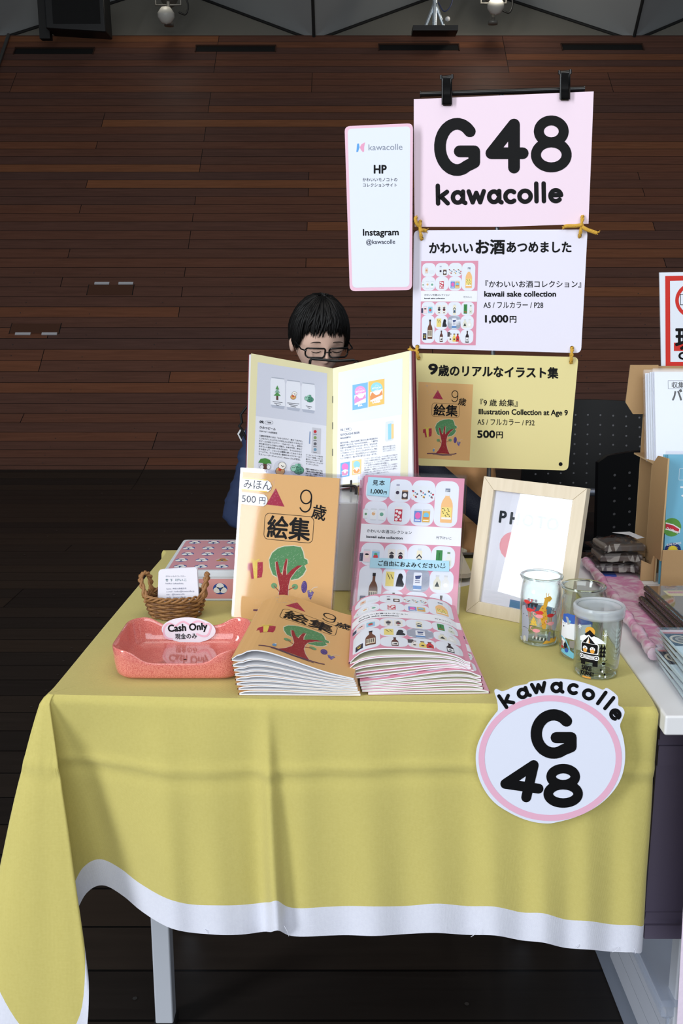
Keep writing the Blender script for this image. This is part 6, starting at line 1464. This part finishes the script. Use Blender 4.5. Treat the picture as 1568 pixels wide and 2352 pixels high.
mb = MB(); rows = [[jk_pt(.62 + .30 * u / 8, .13 + .30 * s / 8) + Vector((0, -.007, 0)) for u in range(9)] for s in range(9)]; mb.grid(rows, mat('khaki_pocket', (162, 118, 76), .85, bump=(60, .5))); mb.build('pocket', jk, inv)
mb = MB(); mb.face([jk_pt(.76, .27) + Vector((0, -.016, 0)), jk_pt(.85, .26) + Vector((0, -.016, 0)), jk_pt(.87, .31) + Vector((0, -.016, 0)), jk_pt(.79, .33) + Vector((0, -.016, 0))], mat('cream_label', (206, 196, 170), .7)); mb.build('cloth_label', jk, inv)
sv = []
for t in range(25):
    f = t / 24; p = Y(955 + 190 * f, 1050 + 165 * f, 2.20); sv.append(p)
mb = MB(); rows = []
for p in sv: rows.append([p + Vector((.011, .004, .013)) * 1.6, p + Vector((0, -.004, 0)), p - Vector((.011, -.004, .013)) * 1.6])
mb.grid(rows, M_NV); o = mb.build('shoulder_strap'); so = o.modifiers.new('solid', 'SOLIDIFY'); so.thickness = .005; tag(o, 'dark navy shoulder strap lying diagonally across the khaki jacket', 'strap')

# ================================================================ BOY READING BEHIND THE OPEN BOOK
M_SKIN = mat('skin', (246, 206, 186), .5, spec=.4); M_HAIR = mat('black_hair', (9, 8, 8), .5, spec=.35); M_JACK = mat('navy_jacket', (42, 56, 90), .7, bump=(40, .3)); M_TR = mat('dark_trousers', (34, 36, 44), .8); M_LIP = mat('lips', (196, 124, 112), .5)
def skin(nodes, edges, mtl, name, parent=None, lv=2):
    me = bpy.data.meshes.new(name); me.from_pydata([n[0] for n in nodes], edges, []); o = bpy.data.objects.new(name, me); COL.objects.link(o)
    m = o.modifiers.new('skin', 'SKIN'); m.use_smooth_shade = True
    for i, n in enumerate(nodes):
        r = n[1] if isinstance(n[1], tuple) else (n[1], n[1]); me.skin_vertices[0].data[i].radius = r
    me.skin_vertices[0].data[0].use_root = True
    s = o.modifiers.new('sub', 'SUBSURF'); s.levels = lv; s.render_levels = lv
    dg = bpy.context.evaluated_depsgraph_get(); dg.update(); m2 = bpy.data.meshes.new_from_object(o.evaluated_get(dg)); bpy.data.objects.remove(o)
    m2.materials.clear(); m2.materials.append(mtl)
    for p in m2.polygons: p.use_smooth = True; p.material_index = 0
    m2.name = name; return m2
BX, BY = -.066, 2.84
def add_mesh(mb, me, m):
    b = len(mb.v); mb.v += [tuple(v.co) for v in me.vertices]
    for p in me.polygons: mb.f.append(tuple(b + i for i in p.vertices)); mb.m.append(mb.mi(m)); mb.sm.append(True)
HEADM = Matrix.Translation((-.0640, 2.765, 1.046)) @ Matrix.Rotation(R(17), 4, 'Z') @ Matrix.Rotation(R(20), 4, 'X')
def head_pt(th, ph, k=1.0):
    """th: 0 at the face turning round the head; ph: -pi/2 chin .. pi/2 crown"""
    x, y, z = math.sin(th) * math.cos(ph), -math.cos(th) * math.cos(ph), math.sin(ph)
    w, d, h = .0715, .091, .108
    jaw = 1 - .30 * max(0, -z - .15) ** 1.2 if z < -.15 else 1
    X, Yv, Z = x * w * jaw, y * d, z * h
    if y < 0: Yv *= .93; Yv -= .010 * max(0, -z) ** 1.5 * (-y) * .5
    front = max(0, -y)
    g = lambda cx, cz, sx, sz: math.exp(-((X - cx) / sx) ** 2 - ((Z - cz) / sz) ** 2) * (front > .2)
    Yv -= .017 * g(0, -.032, .0095, .012) + .010 * g(0, -.014, .007, .016) + .006 * g(0, -.062, .018, .009) + .006 * g(0, -.092, .018, .012)
    Yv += .007 * g(-.030, -.004, .015, .011) + .007 * g(.030, -.004, .015, .011)
    Yv -= .004 * g(.034, -.03, .016, .014) + .004 * g(-.034, -.03, .016, .014)
    return Vector((X * k, Yv * k, Z * k))
NT, NP_ = 72, 48
rows = [[HEADM @ head_pt(2 * PI * i / NT, -PI / 2 + PI * j / NP_) for i in range(NT)] for j in range(NP_ + 1)]
body = skin([((BX, BY + .02, .60), .06), ((BX, BY + .015, .78), .055), ((BX, BY - .0, .87), .042), ((BX - .0, BY - .03, .93), .042), ((BX + .0, BY - .045, 1.0), .042)], [(0, 1), (1, 2), (2, 3), (3, 4)], M_SKIN, 'neck')
mb = MB(); mb.grid(rows, M_SKIN, True, True); add_mesh(mb, body, M_SKIN)
# ears, lids, brows, lips as part of the head surface
for s in (-1, 1):
    er = []
    for j in range(9):
        a = -PI / 2 + PI * j / 8
        er.append([HEADM @ Vector((s * (.071 + .010 * math.cos(b_) * math.cos(a) + .004), .004 + .016 * math.sin(b_) * math.cos(a), -.012 + .030 * math.sin(a))) for b_ in [2 * PI * k / 12 for k in range(12)]])
    mb.grid(er, M_SKIN, True, True)
    mb.tube([HEADM @ Vector((s * .030 + .014 * t, -.0835 - .0015 * (1 - abs(t)), -.006 - .0035 * (1 - t * t))) for t in (-1, -.5, 0, .5, 1)], [.0006, .0013, .0015, .0013, .0006], M_HAIR, 6)
    mb.tube([HEADM @ Vector((s * .031 + .016 * t, -.0835 + .004 * abs(t) , .017 + .004 * (1 - t * t))) for t in (-1, -.5, 0, .5, 1)], [.0006, .0016, .002, .0016, .0006], mat('brow_hair', (60, 46, 40), .6), 6)
mb.tube([HEADM @ Vector((.017 * t, -.0885 + .004 * t * t, -.063)) for t in (-1, -.5, 0, .5, 1)], [.001, .0026, .003, .0026, .001], M_LIP, 6)
# hands: palm, five bent fingers each, thumb from the side
def hand(o_, fwd, side, mb):
    up = fwd.cross(side).normalized(); n = [(o_ - fwd * .03, .017), (o_, .017), (o_ + fwd * .03, (.024, .012)), (o_ + fwd * .055, (.026, .011))]; ed = [(0, 1), (1, 2), (2, 3)]
    add_mesh(mb, skin(n, ed, M_SKIN, 'palm'), M_SKIN)
    for k in range(4):
        b_ = o_ + fwd * .055 + side * (-.021 + .014 * k); L = (.055, .064, .060, .047)[k]
        add_mesh(mb, skin([(b_ - fwd * .012, .0075), (b_ + fwd * L * .45 + up * .003, .0070), (b_ + fwd * L * .78 - up * .010, .0064), (b_ + fwd * L * .92 - up * .024, .0056)], [(0, 1), (1, 2), (2, 3)], M_SKIN, 'finger', 1), M_SKIN)
    add_mesh(mb, skin([(o_ + fwd * .012 - side * .014, .009), (o_ + fwd * .035 - side * .034, .0085), (o_ + fwd * .058 - side * .040 - up * .008, .007)], [(0, 1), (1, 2)], M_SKIN, 'thumb', 1), M_SKIN)
hand(Vector((-.19, 2.50, .555)), Vector((.55, -.82, -.10)).normalized(), Vector((.82, .55, 0)).normalized(), mb)
hand(Vector((.045, 2.50, .555)), Vector((-.55, -.82, -.10)).normalized(), Vector((-.82, .55, 0)).normalized(), mb)
person = mb.build('person'); tag(person, 'black haired person in glasses and navy jacket looking down behind the open book', 'person')
sk = skin([((BX, BY + .03, .50), (.135, .10)), ((BX, BY + .025, .64), (.125, .092)), ((BX, BY + .01, .78), (.140, .090)), ((BX, BY + .0, .865), (.085, .065)), ((BX, BY - .012, .905), (.055, .052)),
           ((BX - .158, BY + .0, .838), .054), ((BX - .208, BY - .05, .64), .046), ((BX - .236, BY - .20, .560), .040), ((BX - .145, BY - .325, .555), .034),
           ((BX + .135, BY + .0, .835), .052), ((BX + .200, BY - .06, .63), .044), ((BX + .225, BY - .20, .560), .040), ((BX + .135, BY - .325, .555), .034)],
          [(0, 1), (1, 2), (2, 3), (3, 4), (2, 5), (5, 6), (6, 7), (7, 8), (2, 9), (9, 10), (10, 11), (11, 12)], M_JACK, 'jacket')
for v in sk.vertices:
    q = v.co; v.co = q + Vector((q.x - BX, q.y - BY, 0)).normalized() * (.0045 * math.sin(q.z * 95 + q.x * 60) * math.sin(q.x * 70 + q.y * 45) + .003 * math.sin(q.z * 210 + q.y * 90))
o = bpy.data.objects.new('jacket', sk); COL.objects.link(o); o.parent = person
sk = skin([((BX, BY + .04, .49), (.13, .075)), ((BX - .075, BY - .06, .485), .066), ((BX - .10, BY - .36, .475), .052), ((BX - .10, BY - .37, .25), .044), ((BX - .10, BY - .35, .06), .036), ((BX + .075, BY - .06, .485), .066), ((BX + .10, BY - .36, .475), .052), ((BX + .10, BY - .37, .25), .044), ((BX + .10, BY - .35, .06), .036)], [(0, 1), (1, 2), (2, 3), (3, 4), (0, 5), (5, 6), (6, 7), (7, 8)], M_TR, 'trousers')
o = bpy.data.objects.new('trousers', sk); COL.objects.link(o); o.parent = person
for s in (-1, 1):
    sk = skin([((BX + s * .10, BY - .33, .035), (.034, .032)), ((BX + s * .10, BY - .42, .032), (.038, .028)), ((BX + s * .10, BY - .49, .026), (.032, .022))], [(0, 1), (1, 2)], mat('shoe_black', (20, 20, 22), .5), 'shoe'); o = bpy.data.objects.new('shoe', sk); COL.objects.link(o); o.parent = person
# hair: a cap plus many locks falling from the crown, straight fringe over the brow
mb = MB(); random.seed(9)
def hair_low(th):
    a = abs((th + PI) % (2 * PI) - PI)      # 0 at the face, pi at the nape
    return .46 if a < .75 else (.46 - (a - .75) * 1.5 if a < 1.15 else (-.14 if a < 1.9 else -.14 - .45 * min(1, (a - 1.9) / .8)))
def hp(th, ph, k): p = head_pt(th, ph, k); return HEADM @ Vector((p.x * 1.04, p.y + .004, p.z + .002))
rows = []
for j in range(15):
    rows.append([hp(2 * PI * i / NT, hair_low(2 * PI * i / NT) + (PI / 2 - hair_low(2 * PI * i / NT)) * j / 14, 1.055 + .03 * math.sin(min(1, j / 8) * PI / 2)) for i in range(NT)])
mb.grid(rows, M_HAIR, True, True)
for i in range(760):
    th = random.uniform(0, 2 * PI); lo = hair_low(th) + random.uniform(-.16, .10); a = abs((th + PI) % (2 * PI) - PI)
    if a < .8: lo = .52 - .24 * random.random() ** 1.6 - .10 * (abs(th if th < PI else th - 2 * PI) / .8)
    hi = random.uniform(.75, 1.45); k0 = random.uniform(1.06, 1.14); pts = []
    sweep = random.uniform(-.18, .28)
    for q in range(7):
        t = q / 6; ph = hi + (lo - hi) * t; pts.append(hp(th + sweep * (1 - t) , ph, k0 + .022 * math.sin(t * PI) - .02 * t ** 3))
    w = random.uniform(.0022, .0048)
    mb.tube(pts, [w * .5, w, w, w * .95, w * .8, w * .55, w * .08], M_HAIR, 5)
mb.build('hair', person)
# glasses
gm = mat('glasses_black', (16, 16, 18), .25); go = bpy.data.objects.new('eyeglasses', None); COL.objects.link(go); go.parent = person
for s in (-1, 1):
    mb = MB(); ring = [HEADM @ Vector((s * .0335 + x, -.104 + .35 * x * x / .02 + abs(s * .0335 + x) * .10, -.006 + y)) for x, y in rrect(-.0275, -.0135, .0275, .0135, .009, 5)]
    mb.tube(ring, .0024, gm, 8, True); r_ = mb.build('rim', go)
    mb = MB(); mb.face(ring, clear('spectacle_lens', (250, 250, 250), .9, .02, 1.35)); mb.build('lens', go)
    mb = MB(); mb.tube([HEADM @ Vector((s * .0605, -.096, .002)), HEADM @ Vector((s * .074, -.085, .003)), HEADM @ Vector((s * .0775, -.01, .003)), HEADM @ Vector((s * .076, .012, -.012))], .0021, gm, 8); mb.build('temple', go)
mb = MB(); mb.tube([HEADM @ Vector((-.0075, -.104, -.001)), HEADM @ Vector((0, -.107, .001)), HEADM @ Vector((.0075, -.104, -.001))], .0020, gm, 8); mb.build('bridge', go)
# black toggle and white edged tag hanging at the sleeve
mb = MB(); f = lambda px, py, h: Y(px, py, 2.70) + Vector((0, -h, 0))
mb.prism([(545, 996), (553, 983), (562, 990), (554, 1014)], 0, .004, mat('tag_edge_white', (220, 222, 226), .5), f); mb.prism([(549, 997), (554, 988), (562, 993), (555, 1009)], .004, .0048, M_DARK, f)
mb.tube([f(574, 925, 0), f(562, 940, 0), f(553, 952, .004), f(556, 970, .004), f(549, 978, .004), f(556, 986, .004), f(566, 1010, 0)], .004, mat('webbing_black', (14, 14, 16), .6), 6); mb.build('sleeve_tag', person)
